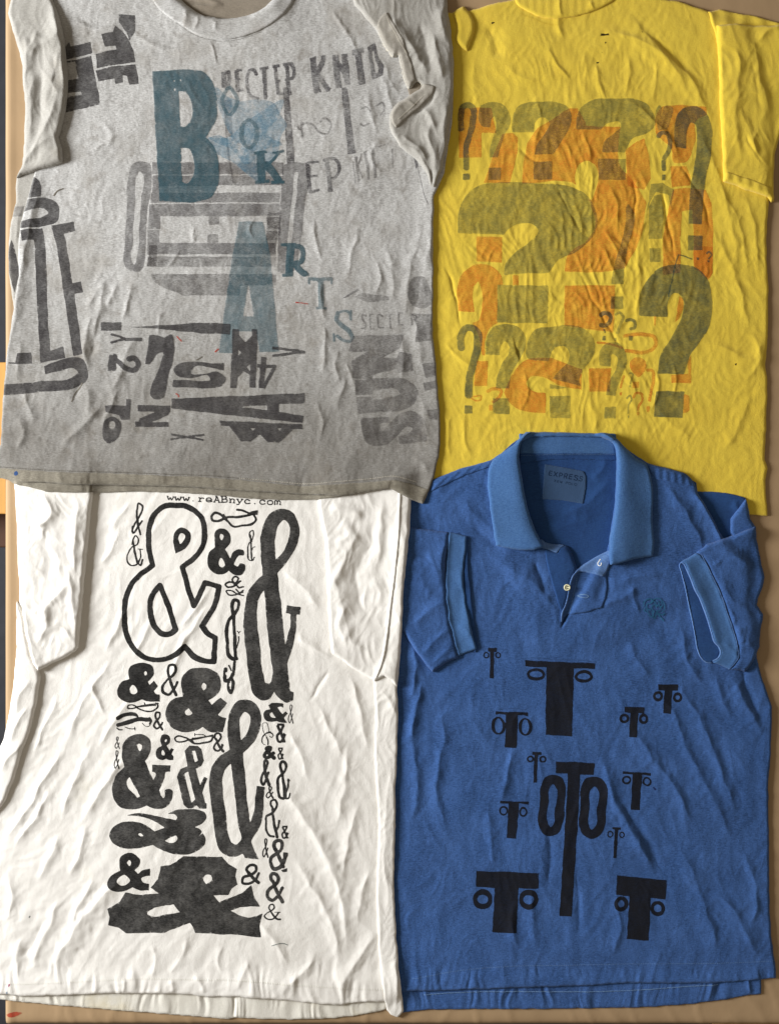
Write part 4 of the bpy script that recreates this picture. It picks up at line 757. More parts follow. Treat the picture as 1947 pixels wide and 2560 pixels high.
g('B', 'ghost', 'P 150,640 205,640 208,880 163,880; l12 170,880 190,1040 215,1180', lift=3)
g('f', 'stamp', 'P 795,1810 830,1820 855,1910 825,1940; l7 845,1920 880,2060 910,2210 960,2350', lift=1, cell=.8)
# BOOK ARTS
g('B', 'splash', '+100,560 180,620 260,650 380,640 470,660 520,740 560,800 520,880 500,1000 440,1080 400,1180 300,1120 220,1050 120,1000 40,900 100,870 200,900 150,780', lift=6)
g('B', 'splash', '+40,880 160,890 280,800 420,700 540,640 500,760 430,860 530,930 420,960 300,1060 200,960 110,920', lift=7)
g('A', 'teal', '+1065,495* 1200,488 1330,484 1430,505 1490,580 1518,700 1505,850 1440,955* 1500,1030 1530,1150 1522,1300 1475,1380 1400,1405 1115,1405*; -1250,638* 1300,645 1335,700 1345,800 1322,862 1285,888 1260,882*; -1265,1032* 1320,1040 1350,1100 1360,1180 1342,1250 1305,1282 1272,1270*; N 1212,560 1220,556 1226,566 1218,574; N 1258,556 1268,552 1272,564 1262,570; N 1215,620 1228,618 1230,632 1220,636', lift=9, label='largest printed letter, a teal block B')
g('B', 'teal2', 'c24 190,565 243,655 190,738 138,655', lift=8)
g('B', 'teal2', '+315,763 360,790 383,860 365,930 320,960 275,940 250,865 270,790; -315,785 340,810 350,865 338,920 315,940 290,910 282,860 292,805', lift=8)
g('B', 'teal', 'l54 388,985 400,1175; l20 345,988 432,978; l22 355,1178 450,1168; b20 512,985 460,1040 410,1085; b50 425,1055 470,1110 510,1170; l18 468,984 542,976; l20 458,1180 545,1172', lift=8)
g('1', 'teal2', 'P 597,553 657,553 676,640 697,878 649,880 640,828 587,828 580,882 546,882 578,658; N 621,708 608,790 634,790', lift=8, label='tall see-through teal letter A')
g('B', 'teal', 'l52 585,1580 575,1768; l20 520,1580 620,1575; l20 530,1775 600,1775; s32 600,1585 655,1600 668,1640 650,1690 600,1705; b40 612,1700 640,1740 680,1770; l16 660,1775 705,1772', lift=8)
g('D', 'teal2', 'l22 700,250 856,252; l38 779,250 783,440; l16 748,440 818,440; l14 704,242 704,285; l14 852,244 850,285; ', lift=3)
g('D', 'teal2', 's16 972,505 960,465 925,455 890,470; s30 890,470 882,510 915,550 960,585 985,625; s20 985,625 970,652 930,650 885,620; l13 974,452 976,520; l14 864,600 866,655', lift=3)
# block of type at the bottom
for fr, mat, t in (('C', 'coal', 'P 705,573 850,575 848,632 703,633'), ('C', 'coal', 'P 885,608 1060,602 1250,590 1400,578 1560,582 1614,588 1612,662 1400,650 1150,625'),
    ('C', 'coal', 'l16 775,655 880,692; l16 770,715 880,690; l24 868,694 994,696'), ('C', 'coal', 'P 762,802 778,800 776,915 753,915; b38 795,905 790,850 800,808; s36 795,830 840,862 880,895 930,912 962,890 962,850 935,822 905,832'),
    ('C', 'coal', '+1045,660* 1090,662 1150,680* 1200,660 1218,720 1205,860 1175,960 1160,1060 1140,1105 1090,1115 1052,1085 1058,1020 1090,950 1118,870 1135,785 1110,790 1075,830 1050,868* 1015,868*'),
    ('C', 'coal', '+1565,858* 1565,912* 1340,908 1335,930 1400,940 1530,925 1582,965 1560,1015 1480,1035 1300,1030* 1207,1030* 1210,978* 1295,978* 1420,985 1470,975 1465,960 1320,968 1235,945 1215,910 1240,870 1320,852 1480,862*'),
    ('D', 'coal', 'P 210,573 250,575 252,615 290,660 335,618 335,573 372,576 358,955 318,955 322,872 285,850 242,890 235,955 192,955; N 245,705 266,724 240,752; N 298,822 322,795 322,850'),
    ('D', 'coal', 'l22 368,812 490,818; l36 412,757 395,957; b22 480,822 445,890 408,955; l18 400,830 385,830'), ('D', 'coal', 'l18 467,694 678,722; l18 466,746 678,722'),
    ('1', 'coal', 'P 428,996 600,989 761,982 761,1008 697,1010 697,1030 758,1039 756,1057 640,1045 428,1021; N 597,1017 668,1013 668,1025'),
    ('D', 'coal', 'P 128,1166 660,1190 662,1222 605,1222 510,1310 440,1308 388,1255 325,1302 262,1298 188,1200 128,1199; N 322,1215 357,1215 340,1233; N 497,1215 527,1215 512,1233; l3 340,1170 342,1215; l3 512,1180 513,1220'),
    ('C', 'coal', 'P 730,1158 880,1158 880,1112 915,1115 908,1258 845,1255 835,1225 742,1205; +718,1320 738,1260 790,1235 840,1270 842,1340 805,1405 755,1425 722,1390; -758,1305 772,1270 802,1275 805,1305 785,1325'),
    ('C', 'coal', 'l46 963,1175 1192,1183; l36 946,1288 1180,1292; b54 1170,1200 1080,1235 985,1272'), ('C', 'coal', 'l15 1195,1358 1422,1398; l15 1190,1394 1430,1360'),
    ('D', 'ghost', 'P 985,615 1320,610 1290,700 1180,762 1270,762 1282,720 1365,735 1378,845 1280,860 1268,830 1120,870 1110,895 990,895 975,780 1082,722 960,720'),
    ('D', 'ghost', '+1000,905* 1200,890 1330,900 1395,950 1405,990 1380,1060 1320,1095 1150,1110 1020,1130* 1008,1015* 1110,1012* 1115,1032* 1230,1015 1290,990 1270,965 1200,962 1120,970* 1112,1000* 1003,1002*'),
    ('D', 'ghost', '+1035,1150* 1220,1140* 1225,1180* 1165,1190 1175,1230 1230,1180 1290,1120 1370,1105 1430,1140 1470,1220 1465,1300* 1290,1320* 1285,1270* 1340,1255 1375,1215 1340,1205 1270,1270 1200,1322 1130,1330 1075,1310 1050,1250'),
    ('D', 'ghost', '+1345,300 1385,238 1440,235 1475,290 1485,420 1440,440 1370,420'), ('D', 'ghost', 'P 1360,470 1500,480 1490,650 1390,660 1400,560'),
    ('D', 'ghost', 'P 1430,800 1520,790 1520,880 1460,890; P 1440,920 1530,910 1535,960 1450,975; P 1460,1100 1535,1090 1530,1160 1480,1160'),
    ('D', 'ghost', 's12 1070,490 1050,480 1048,510 1070,540 1065,570 1045,570'), ('D', 'ghost', 'l12 1095,480 1100,575; l8 1095,480 1120,478; l8 1098,530 1115,528; l8 1100,574 1125,572'),
    ('D', 'ghost', 's12 1180,490 1155,480 1148,520 1160,565 1185,565'), ('D', 'ghost', 'l9 1200,482 1250,480; l12 1226,482 1230,572'), ('D', 'ghost', 'l12 1282,470 1285,550; l8 1275,470 1310,470; l8 1280,548 1312,546'), ('D', 'ghost', 'l12 1362,480 1370,550; s8 1362,480 1395,490 1395,510 1368,515'),
    ('D', 'faint', 'P 913,378 1015,313 1030,322 955,368'), ('D', 'ghost', 'P 1000,370 1040,340 1220,362 1220,385 1090,402')):
    g(fr, mat, t, lift=4 if mat != 'coal' else 9)
for t in (('D', 's7 618,402 650,405 695,412'), ('D', 's9 98,722 108,712 118,704'), ('C', 's9 1238,675 1252,690 1270,706'), ('C', 's8 1232,1075 1245,1082 1250,1095'), ('C', 's6 1505,780 1525,765')):
    printed('ink_spot', gsh, M['red'], t[0], t[1], 'g', cell=.7, lift=12)
printed('ink_spot', gsh, ink('blue_ink_spot', srgb('#24487a'), .9, .3), 'C', '+108,1628 122,1618 136,1632 128,1648 112,1650', 'gh', cell=.7)
for t in (('A', 's7 375,1365 400,1335 440,1318'), ('C', 's7 575,1000 560,1030 520,1080 500,1130'), ('C', 's5 1375,840 1400,825 1415,815')):
    printed('pulled_thread', gsh, M['thread_dark'], t[0], t[1], 'g', cell=.7, lift=12)

# ================================================================ ink: yellow shirt
def y(fr, mat, text, lift=0, name='printed_question_mark', **k):
    return printed(name, ysh, K[mat], fr, text, 'y', lift=lift, **k)
for fr, t in (('E', 'P 325,905 480,900 600,900 640,1110 520,1110 512,1315 325,1320'),
    ('E', 'P 600,1330 690,1120 780,1110 825,1150 820,1260 755,1530 535,1530 570,1440'),
    ('E', '+900,1200* 980,1080 1085,1010* 1250,905* 1330,905* 1400,1050* 1680,1060* 1690,1400 1780,1500 1900,1700* 1850,2000 1720,2250* 1560,2277 1215,2277* 1240,2150 1300,2080 1390,2040* 1470,1900 1430,1700* 1330,1560 855,1535* 865,1400; -1303,1450 1345,1370 1400,1348 1465,1375 1498,1480 1470,1600 1440,1672 1360,1620 1310,1550'),
    ('G', 'P 475,132 690,138 690,352 475,342'), ('G', 'P 780,460 828,460 828,541 780,541'), ('G', 'P 1216,548 1640,545 1625,943 1212,885'),
    ('G', '+322,765* 322,520 380,420 490,368 600,385 680,460 695,540* 650,545* 650,860* 590,900 550,1000 545,1140* 520,1130* 500,1000 440,860* 490,840 507,800 505,560 485,515 460,545 455,768*'),
    ('F', '+630,1050 690,900 790,882 1070,900* 1075,965* 985,1010 980,1180* 880,1370 790,1365 770,1250 640,1120'),
    ('F', 'P 765,1400 900,1400 935,1490 930,1560 775,1580'), ('F', 'P 385,1260 480,1190 545,1160 580,1300 600,1500 540,1600 470,1580 400,1560'),
    ('F', 'P 780,1600 900,1580 1060,1600 1110,1700 1125,1880 1125,2300 1100,2350 960,2260 960,1950 950,1770 860,1780 850,2000 850,2300 700,2320 700,2000 740,1800'),
    ('H', 'P 840,190 978,190 978,390 945,440 900,400 840,330'),
    ('G', 'P 475,1180 570,1182 562,1392 450,1390'), ('G', '+700,1450* 800,1260 880,1178 1110,1155* 1240,1210 1360,1250* 1355,1422* 1200,1398 1010,1312 930,1312 892,1370 930,1425 1060,1450* 1055,1618* 900,1610 780,1560'),
    ('G', 'P 1420,1245 1608,1245 1592,1440 1418,1438'), ('H', 'b27 318,850 470,840 545,860 560,910 520,958 330,960'), ('H', 's16 130,900 220,910 310,940'),
    ('H', '+365,1050 390,1018 440,1008 480,1035 488,1080 465,1130 430,1155 400,1130 370,1090'), ('H', 'P 385,1190 435,1190 432,1236 385,1236'),
    ('H', 'b24 490,1105 530,1105 545,1170 525,1250 512,1335; P 488,1370 515,1370 510,1415 490,1410'), ('H', 'b18 392,1310 410,1275 450,1280 458,1325 432,1370 426,1400; P 415,1412 438,1412 435,1438 415,1438'),
    ('H', 's16 325,1150 310,1190 300,1230; P 290,1265 308,1265 305,1290 292,1290'),
    ('H', 'P 670,1140 800,1130 790,1050 820,990 820,1200 675,1198'), ('H', '+765,1280* 800,1290 805,1340 798,1410 760,1420*'), ('H', 'P 730,560 760,570 765,640 730,720 700,750'),
    ('H', 'P 545,705 560,705 556,780 545,770'), ('G', 'b28 562,1440 610,1415 680,1430 660,1490 610,1530'), ('G', 'P 580,1550 612,1550 612,1598 580,1598'), ('G', 's13 430,1495 470,1515 510,1508 515,1480 450,1482')):
    y(fr, 'orange', t, 0)
for fr, m, t in (
    ('E', 'green', 'b50 343,1090 345,960 362,890,46 400,876,46 442,905 443,1010,56 415,1130 388,1230 387,1330 388,1415; P 360,1452 415,1452 415,1506 360,1506'),
    ('E', 'green2', '+490,990 500,900 600,848 700,875 755,960 750,1050 700,1150 655,1314* 580,1318* 590,1220 625,1110 640,1030 625,968 595,1000* 590,1060* 520,1050; P 575,1405 682,1405 682,1505 572,1505'),
    ('E', 'green2', '+775,1102* 775,1000 820,890 900,852 1000,848 1130,852 1230,885 1275,980 1250,1080 1180,1190 1120,1292* 960,1290* 980,1210 1060,1100 1085,1020 1050,985 1000,985 965,1020 955,1105*; P 950,1350 1110,1350 1110,1505 955,1505'),
    ('F', 'green2', '+-35,1090* -30,1000 20,890 120,835 280,828 450,830 560,870 620,960 640,1035 590,1100 430,1180 380,1280* 185,1280* 200,1200 300,1110 345,1060 330,1025 270,1025 200,1060 180,1085*; P 152,1335 385,1335 385,1515 155,1515'),
    ('F', 'green2', '+640,1000 650,900 670,882 690,900 690,960 720,890 750,882 780,900 770,1000 735,1090* 660,1100*'),
    ('F', 'green', 'b38 662,1150 680,1125 730,1125 760,1180 750,1260 712,1340 708,1435; P 693,1470 722,1470 722,1520 693,1520'),
    ('F', 'green', '+795,1180* 800,1040 840,940 900,895 980,895 1060,940 1105,1040 1105,1300 1060,1500 1040,1700 1028,1890* 915,1890* 930,1600 980,1300 985,1130 975,1050 940,1030 908,1080 900,1250* 810,1240*; P 912,1985 1035,1985 1035,2110 910,2110'),
    ('G', 'green2', '+318,105* 320,-50 380,-200 480,-290 620,-318 1000,-313 1250,-288 1400,-208 1475,-80 1485,40 1440,150 1300,270 1150,340 1080,440* 705,455* 715,370 800,270 940,160 990,90 960,40 850,25 760,60 705,117*; P 648,540 1075,548 1070,866 648,858'),
    ('H', 'green2', 'P 505,-100 545,-180 600,-190 615,-40 600,135 505,135; P 510,205 592,205 590,305 515,305'), ('F', 'green2', 'P 600,1550 700,1540 790,1600 770,1750 740,1640 640,1620 590,1700 560,1800'),
    ('H', 'green2', '+355,-120 400,-60 390,60 350,200 330,330 320,470* 228,470* 240,380 275,250 330,60; P 225,560 320,560 320,650 225,650'),
    ('G', 'green', 'b62 345,1087 347,960 385,905,56 440,905,60 482,960,68 485,1050,72 445,1200 412,1350 408,1487; P 372,1555 438,1555 438,1624 372,1624'),
    ('G', 'green2', '+550,1130* 555,1000 610,900 720,870 820,890 885,980 885,1070 830,1180 770,1290 748,1415* 632,1410* 650,1310 700,1180 745,1110 745,1050 710,1018 675,1060 665,1132*; P 612,1495 752,1495 750,1627 612,1624'),
    ('G', 'green2', '+900,1150 905,1020 980,910 1080,895 1350,900 1440,960 1472,1060 1430,1180 1375,1250 1340,1330 1350,1395* 1110,1330* 1160,1270 1240,1190 1255,1110 1215,1060 1160,1058 1110,1100 1080,1185*'),
    ('G', 'green2', 'P 1090,1375 1240,1410 1180,1420 1090,1412; P 1088,1478 1262,1475 1262,1662 1088,1660'),
    ('H', 'green2', '+145,1070* 145,960 190,910 280,905 330,960 345,1040 300,1150 260,1292* 190,1290* 210,1190 265,1090 270,1000 240,985 225,1082*; P 180,1375 265,1375 262,1462 178,1462'),
    ('H', 'green', '+435,705* 440,560 500,430 600,345 720,322 850,345 940,430 970,560 960,750 880,900 820,980 765,1135* 570,1130* 590,1000 680,850 750,700 765,600 735,545 690,535 655,580 645,712*; P 560,1258 768,1262 755,1455 543,1450'),
    ('H', 'green', 'b30 148,700 180,680 220,700 218,745 185,775 150,770; P 165,850 192,850 190,885 165,885; l12 175,800 185,830'), ('H', 'green2', 'b20 262,700 290,678 315,710 300,760 272,835; P 250,865 268,865 265,890 250,888'),
    ('H', 'green', 'b22 338,740 370,730 402,745 400,790 370,800; P 358,850 388,850 385,885 360,885'), ('H', 'green', 'b14 930,245 950,230 968,250 945,285; P 935,293 955,293 955,308 938,308; P 860,270 878,272 876,290 860,290'),
    ('H', 'green2', 's13 345,1310 365,1290 378,1320 358,1360 350,1420; P 348,1440 360,1440 358,1460 350,1460'), ('H', 'green2', 's14 368,1125 388,1130 385,1160 368,1200; P 358,1215 372,1215 370,1232 360,1232'),
    ('H', 'green', 'l9 650,560 680,420 705,330 722,255 770,265 830,285')):
    y(fr, m, t, 6)

# ================================================================ ink: white shirt, ampersands
def w(fr, text, mat='black', name='printed_ampersand', **k):
    return printed(name, wsh, K[mat], fr, text, 'w', **k)
w('I', 'c75 740,1140* 695,990 677,750 700,560 780,400 900,310 1050,299 1200,314 1350,400 1440,520 1463,680 1430,880 1330,1020 1150,1168* 1230,1450 1310,1710* 1390,1560 1465,1385* 1670,1435* 1600,1700 1430,1985* 1520,2110 1607,2150* 1595,2490* 1480,2485 1320,2425 1185,2278* 1050,2390 800,2467 600,2420 430,2250 350,2010 338,1780 360,1600 430,1420 560,1270; +1055,972* 1020,800 1040,680 1140,610 1250,670 1268,780 1200,890; -1115,845* 1095,740 1140,690 1190,730 1165,800; X1 0,0 1,1; c78 835,1420* 950,1700 1055,2040* 960,2108 870,2100 760,1990 710,1850 700,1680 740,1540')
w('I', 's26 520,500 518,350 545,272 588,300 580,390 540,470 475,580 445,650 462,685 520,610 585,520; s30 525,480 530,600 565,705; s30 450,600 445,660')
w('I', 's20 445,850,14 470,760 490,725 528,760 520,840 440,890 378,1000 385,1090 440,1142 500,1135 560,1040 560,915; s34 465,800,16 480,950 520,1100; s24 530,1110 555,1140 592,1060; l14 525,912 600,912')
w('J', 's36 380,520 280,420 210,400 160,440 170,510 250,520 360,470 560,455 720,425 780,400; s30 330,430 400,540 460,590 600,580 750,545 780,500 740,425; s30 515,362 600,372 700,415; +700,400 815,360* 805,432* 740,430')
w('J', '+200,760 205,680 260,630 350,630 415,700 415,830 350,912* 418,1045* 460,960 540,918 605,930 612,1000 550,1010 500,1060 475,1130 520,1155 565,1115 620,1130 625,1210 575,1272 480,1272 400,1215* 330,1265 230,1265 130,1180 100,1060 130,960 210,880*; -270,740 290,695 322,720 292,788; -262,1085 282,1040 348,1140 300,1168 265,1140')
w('J', 's17 725,800 690,730 705,660 730,648 742,700 720,790 680,840 670,950 675,1050 700,1070 735,1065 758,1030; s22 700,720 715,860 722,1060; s13 730,920 745,885 770,880; s20 668,880 672,1040')
w('J', '+845,740* 890,560 1000,400 1130,345 1250,370 1350,480 1390,640 1350,860 1250,1040 1085,1250* 1100,1400 1140,1750 1188,2262* 1235,2100 1258,1980 1268,1828* 1203,1812* 1215,1698* 1412,1720* 1400,1832* 1352,1828* 1328,2130 1280,2330 1218,2520* 1235,2700 1258,2900* 1308,2922* 1298,3030* 1208,3070 1120,3010 1038,2912* 968,3012 878,3035 768,2970 688,2730 650,2430 608,1980 625,1730 650,1560 720,1430 870,1280* 850,1000; -1057,1068* 1052,750 1100,580 1180,503 1240,560 1252,700 1200,880; -888,1492* 820,1610 800,1750 803,1980 838,2280 888,2680 928,2790 968,2795 1010,2680 980,2380 935,1980 905,1600', mat='black2')
w('J', 's26 480,1410 450,1330 485,1296 535,1320 500,1385 400,1375 355,1405 375,1440 470,1432 565,1362; s24 495,1400 540,1452 605,1442')
w('J', 's20 605,1490 500,1550 390,1545 368,1500 420,1492 520,1540 605,1562; s20 500,1475 560,1535; s18 540,1530 600,1515')
w('S', 's56 268,870 250,720 280,635 335,645 345,760,44 290,850 200,950,44 168,1050 178,1300 205,1520 260,1565 320,1560; s54 270,860 280,1050 290,1250 300,1540; s22 300,1430 335,1350 352,1240 350,1210; s14 335,1120 360,1140 382,1125; l12 352,1145 355,1180; l22 320,1550 352,1575')
w('S', 's60 150,1730 135,1810 150,1910 200,1900 265,1800; s44 290,1610 285,1700 270,1800; s52 200,1920 205,2060 235,2095 260,2040 262,1900 230,1860; s26 205,1670 235,1745; X40 160,1795 162,1797; X30 225,1960 220,1990; X14 240,1920 232,1960')
w('K', '+393,980 410,890 520,833 640,835 740,890 757,970 700,1060 665,1087* 690,1132* 755,1078* 815,1152* 748,1217* 780,1260 838,1270* 838,1370* 680,1370 580,1340* 500,1375 350,1375 260,1310 240,1210 290,1110 410,1050*; -610,965 632,945 652,975 630,1002; -414,1190 455,1138 522,1242 480,1266 430,1250')
w('K', 's36 975,1060 948,940 975,865 1040,860 1060,920 1020,1000 940,1070,30 880,1150 880,1230,44 950,1270 1020,1215 1080,1095; s44 965,1000,30 1000,1130 1065,1275')
w('K', '+1135,1150 1150,1020 1230,930 1350,898 1520,905 1640,970 1690,1100 1670,1220 1590,1310 1513,1352* 1560,1422* 1690,1310* 1782,1385* 1650,1557* 1700,1590 1765,1605* 1712,1802* 1520,1790 1430,1725* 1340,1780 1150,1795 1010,1740 930,1620 915,1500 960,1390 1050,1320 1160,1295*; -1413,1150 1440,1112 1485,1140 1480,1180 1440,1217*; -1185,1522 1240,1458* 1294,1535* 1240,1560 1200,1550', mat='black2')
w('K', 's20 510,1440 440,1415 390,1430 385,1460 440,1468 530,1440 800,1405; s22 500,1445 570,1485 780,1478 808,1450 810,1395; s18 515,1440 780,1425; s15 620,1388 638,1425; s14 780,1390 820,1395')
w('K', 's58 250,1700 400,1655 560,1615 680,1620; s56 245,1600 330,1560 470,1550 520,1580,30; s12 590,1670 630,1710 690,1708 722,1650; s18 235,1740 270,1765 312,1768; s13 350,1725 410,1748 490,1745; l14 478,1715 486,1772; s30 690,1600 712,1640 700,1680')
w('K', 's28 800,1640 770,1570 785,1525 830,1528 835,1580 780,1650 752,1710 790,1752 840,1720 870,1665; s34 785,1610,24 820,1680 870,1760')
T1 = 's7 48,44 38,22 50,5 66,8 68,26 46,46 18,62 8,84 28,97 52,85 88,52; s9 42,26 56,58 92,98'
TBOLD = 's22 48,40 34,22 48,10 64,14 60,32 30,54 18,76 34,92 58,84 86,56; s26 42,30 56,60 90,94; l10 78,52 98,62'
TANG = 'l16 20,8 88,8; l18 22,10 56,50 90,96; l16 82,10 56,40 18,62; b16 18,60 22,80 36,94 56,94; b16 56,94 76,78 90,56; l14 76,52 100,64; l14 66,92 100,92'
def tpl(x0, y0, x1, y1, t, k=1.0, mat='black'):
    """one ampersand of a given pattern, set into its box on the shirt"""
    sx, sy = (x1 - x0) / 100., (y1 - y0) / 100.
    out = []
    for part in t.split(';'):
        tk = part.split(); op = tk[0][0]; wv = float(tk[0][1:]) * k * min(sx, sy) ** .5 * max(sx, sy) ** .5 * 1.15
        o = [op + '%.3f' % wv]
        for q in tk[1:]:
            v = q.split(','); o.append('%.3f,%.3f' % (x0 + float(v[0]) * sx, y0 + float(v[1]) * sy))
        out.append(' '.join(o))
    return w('1', ';'.join(out), mat=mat, cell=.62, rough=.2)
def bx(fr, a, b, c, d): ox, oy, s = FR[fr]; return ox + a / s, oy + b / s, ox + c / s, oy + d / s
tpl(*bx('M', 205, 175, 275, 350), T1, 1.3); tpl(*bx('M', 193, 365, 272, 630), T1, 1.1)
w('M', '+300,430 320,290 400,190 510,145 620,155 700,230 710,330 680,440 620,522* 745,792* 775,690 750,675 728,672* 730,578* 985,578* 985,672* 925,680 900,760 825,942* 860,1020 885,1045 905,1020 910,930 960,908 1010,940 1012,1020 970,1120 890,1185 790,1195 700,1175 650,1150* 560,1185 400,1202 290,1180 200,1080 168,960 190,800 260,680 337,605*; -520,300 545,280 580,300 580,350 555,387 530,350; -375,790 410,745* 555,1020* 520,1036 490,1010', mat='black2')
w('M', '+840,220 860,160 930,150 980,190 980,260 935,312* 970,380* 990,345* 1027,360* 1000,430* 1025,465* 1022,510* 950,505 920,490* 860,512 800,480 783,400 810,340 860,312*; -905,235 925,220 937,240 915,264; -858,400 875,370 905,430 890,447 865,435')
w('M', 'P 1178,385 1245,305 1355,308 1412,355 1450,525 1410,600 1335,632 1400,872 1450,750 1500,765 1430,972 1465,1110 1490,1112 1490,1190 1390,1190 1350,1148 1290,1190 1230,1190 1170,1140 1072,745 1125,635 1222,592; N 1285,380 1330,378 1364,520 1325,545; N 1176,705 1236,672 1327,1060 1280,1112', mat='black2')
w('M', 's24 1300,250 1180,190 1090,170 1048,205 1065,245 1140,255 1250,225 1400,205 1570,165; s26 1230,225 1320,275 1450,272 1550,240 1575,190; s22 1300,205 1450,195 1570,160; l12 1326,135 1328,172; s13 1328,155 1440,160 1500,185')
w('N', 's30 350,240 310,190 330,145 375,140 400,180 375,240 320,290 305,350 350,385 400,355 425,300; s38 330,210,24 370,300 430,390; l16 410,285 435,300')
w('N', '+500,-20* 495,70 520,362* 360,480 275,610 240,760 250,1000 290,1300 330,1620 390,1790 500,1862 620,1865 705,1823* 740,1882* 935,1903* 870,1780 830,1647* 900,1530 960,1400 1000,1150 1015,882* 902,868* 890,1000 870,1200 810,1402* 770,1080 735,700 710,415* 800,330 900,200 960,20 965,-120 890,-280 760,-340 640,-315 540,-200; -680,237* 665,50 675,-90 745,-165 808,-120 812,-20 790,80 740,170; -545,560* 460,640 425,740 435,1000 475,1300 510,1560 560,1670 610,1692 668,1650 640,1400 600,1000', mat='black2')
w('M', '+355,1280* 500,1256 700,1272 900,1320 1060,1352* 1080,1310 1040,1270 942,1262* 1050,1215 1200,1200 1360,1205 1470,1250 1490,1310 1440,1390 1325,1452* 1400,1482 1430,1512* 1380,1585* 1442,1530* 1475,1620 1460,1700 1350,1790 1100,1835 930,1800 735,1700* 600,1735 400,1755 250,1720 150,1640 130,1570 170,1460 300,1390 480,1378 620,1410 760,1512* 900,1455* 760,1370 600,1310; -530,1550 560,1535 612,1570* 560,1576; -900,1640* 1000,1590 1060,1572 1080,1610 1040,1660 960,1667', mat='black2')
w('O', '+180,410 190,350 250,313 320,325 370,380 362,430 320,475* 355,505* 400,470 465,457* 465,525* 420,527 383,552 400,585 455,600* 452,664* 370,662 300,632* 230,665 130,665 70,620 75,560 130,500 188,475*; -252,400 270,378 292,400 275,432; -156,580 180,535 225,517 280,570 240,607 190,614')
w('O', label='huge black ampersand with concave corners at the bottom', text='P 565,435 650,425 720,390 778,340 1140,350 1200,415 1275,460 1262,530 1280,610 1225,650 1198,705 1060,705 1112,772 1250,715 1330,680 1414,613 1440,720 1492,815 1400,812 1300,825 1216,852 1290,895 1380,915 1460,905 1514,880 1490,1000 1497,1102 1300,1080 888,1062 865,1000 835,963 720,1010 600,1060 240,1067 170,1010 72,990 85,910 68,835 180,770 235,680 380,705 548,688 470,635 540,560; -960,560 985,515 1035,520 1044,560 990,607*; -438,880 500,830 600,805 685,795* 747,870* 600,890 500,910', mat='black2')
w('O', 's26 1385,510 1368,460 1400,425 1450,435 1455,475 1400,520 1335,545 1330,590 1390,600 1450,560 1480,505; s34 1385,490,22 1430,550 1475,590')
w('Q', '+350,165* 400,130 470,125 608,137* 605,207* 560,190 508,205* 595,320* 650,268* 688,310* 622,382* 678,467* 540,457 500,437* 400,448 310,430 270,380 263,310 310,250 382,230*; -372,320 410,280* 472,377* 420,377 380,350')
tpl(*bx('Q', 690, 140, 782, 478), T1, 1.0)
w('Q', 's11 355,630 345,540 310,465 260,470 245,560 270,640 320,720; s22 380,625,30 300,655 255,710 240,780 262,830,12 305,848,8; s15 265,690,24 340,630 410,650,26 438,690 410,720 372,700; s22 315,720 342,765 342,840')
tpl(*bx('Q', 468, 472, 645, 815), TANG, 0.95); tpl(*bx('Q', 235, 865, 468, 1088), TBOLD, 1.05); tpl(*bx('Q', 495, 890, 612, 1105), TANG, .9)
tpl(*bx('Q', 212, 1090, 372, 1548), T1, 2.0); tpl(*bx('Q', 305, 1560, 440, 1772), T1, 1.7)
w('Q', 's50 590,1350 560,1180 600,1135 645,1170 640,1280,40 590,1350 520,1420,46 505,1500 515,1650 560,1760 610,1770; s66 590,1360,30 620,1550 640,1740; s28 640,1770 700,1770 722,1690; s32 650,1690 690,1560 700,1450; l14 680,1465 725,1465; l12 695,1430 700,1470')
w('Q', 's38 430,1960 390,1870 410,1815 470,1800 500,1860 470,1960 400,2040,44 310,2090 305,2200 330,2370 370,2420 440,2430; s50 410,1960,30 440,2120 465,2300 500,2440; s36 470,2350 520,2250 540,2160; l12 520,2155 558,2165')
tpl(*bx('R', 562, 172, 697, 402), TANG, .9); tpl(*bx('R', 245, 382, 350, 727), T1, 1.35)
w('R', 's64 480,600 445,520 480,440 560,440 590,510 560,600,52 480,660 400,730,60 395,840 450,920 540,900 600,820 640,700; s60 490,580,40 540,730 600,880; P 602,635 682,640 680,705 600,700; P 570,940 672,900 670,975 600,970', mat='black2')
w('R', 's60 440,1160 395,1080 420,1000 490,1010 525,1080 490,1170 400,1240 335,1320 345,1430 410,1470 480,1420 590,1260; s66 430,1150,50 500,1330 590,1490; P 550,1250 590,1215 605,1300 570,1310', mat='black2')
w('R', 's26 395,1650 360,1600 380,1545 430,1540 450,1590 410,1640 320,1690,18 280,1740 330,1790 420,1790 480,1740 520,1680; s34 375,1620,20 430,1720 500,1790 550,1795; l14 455,1672 555,1675')
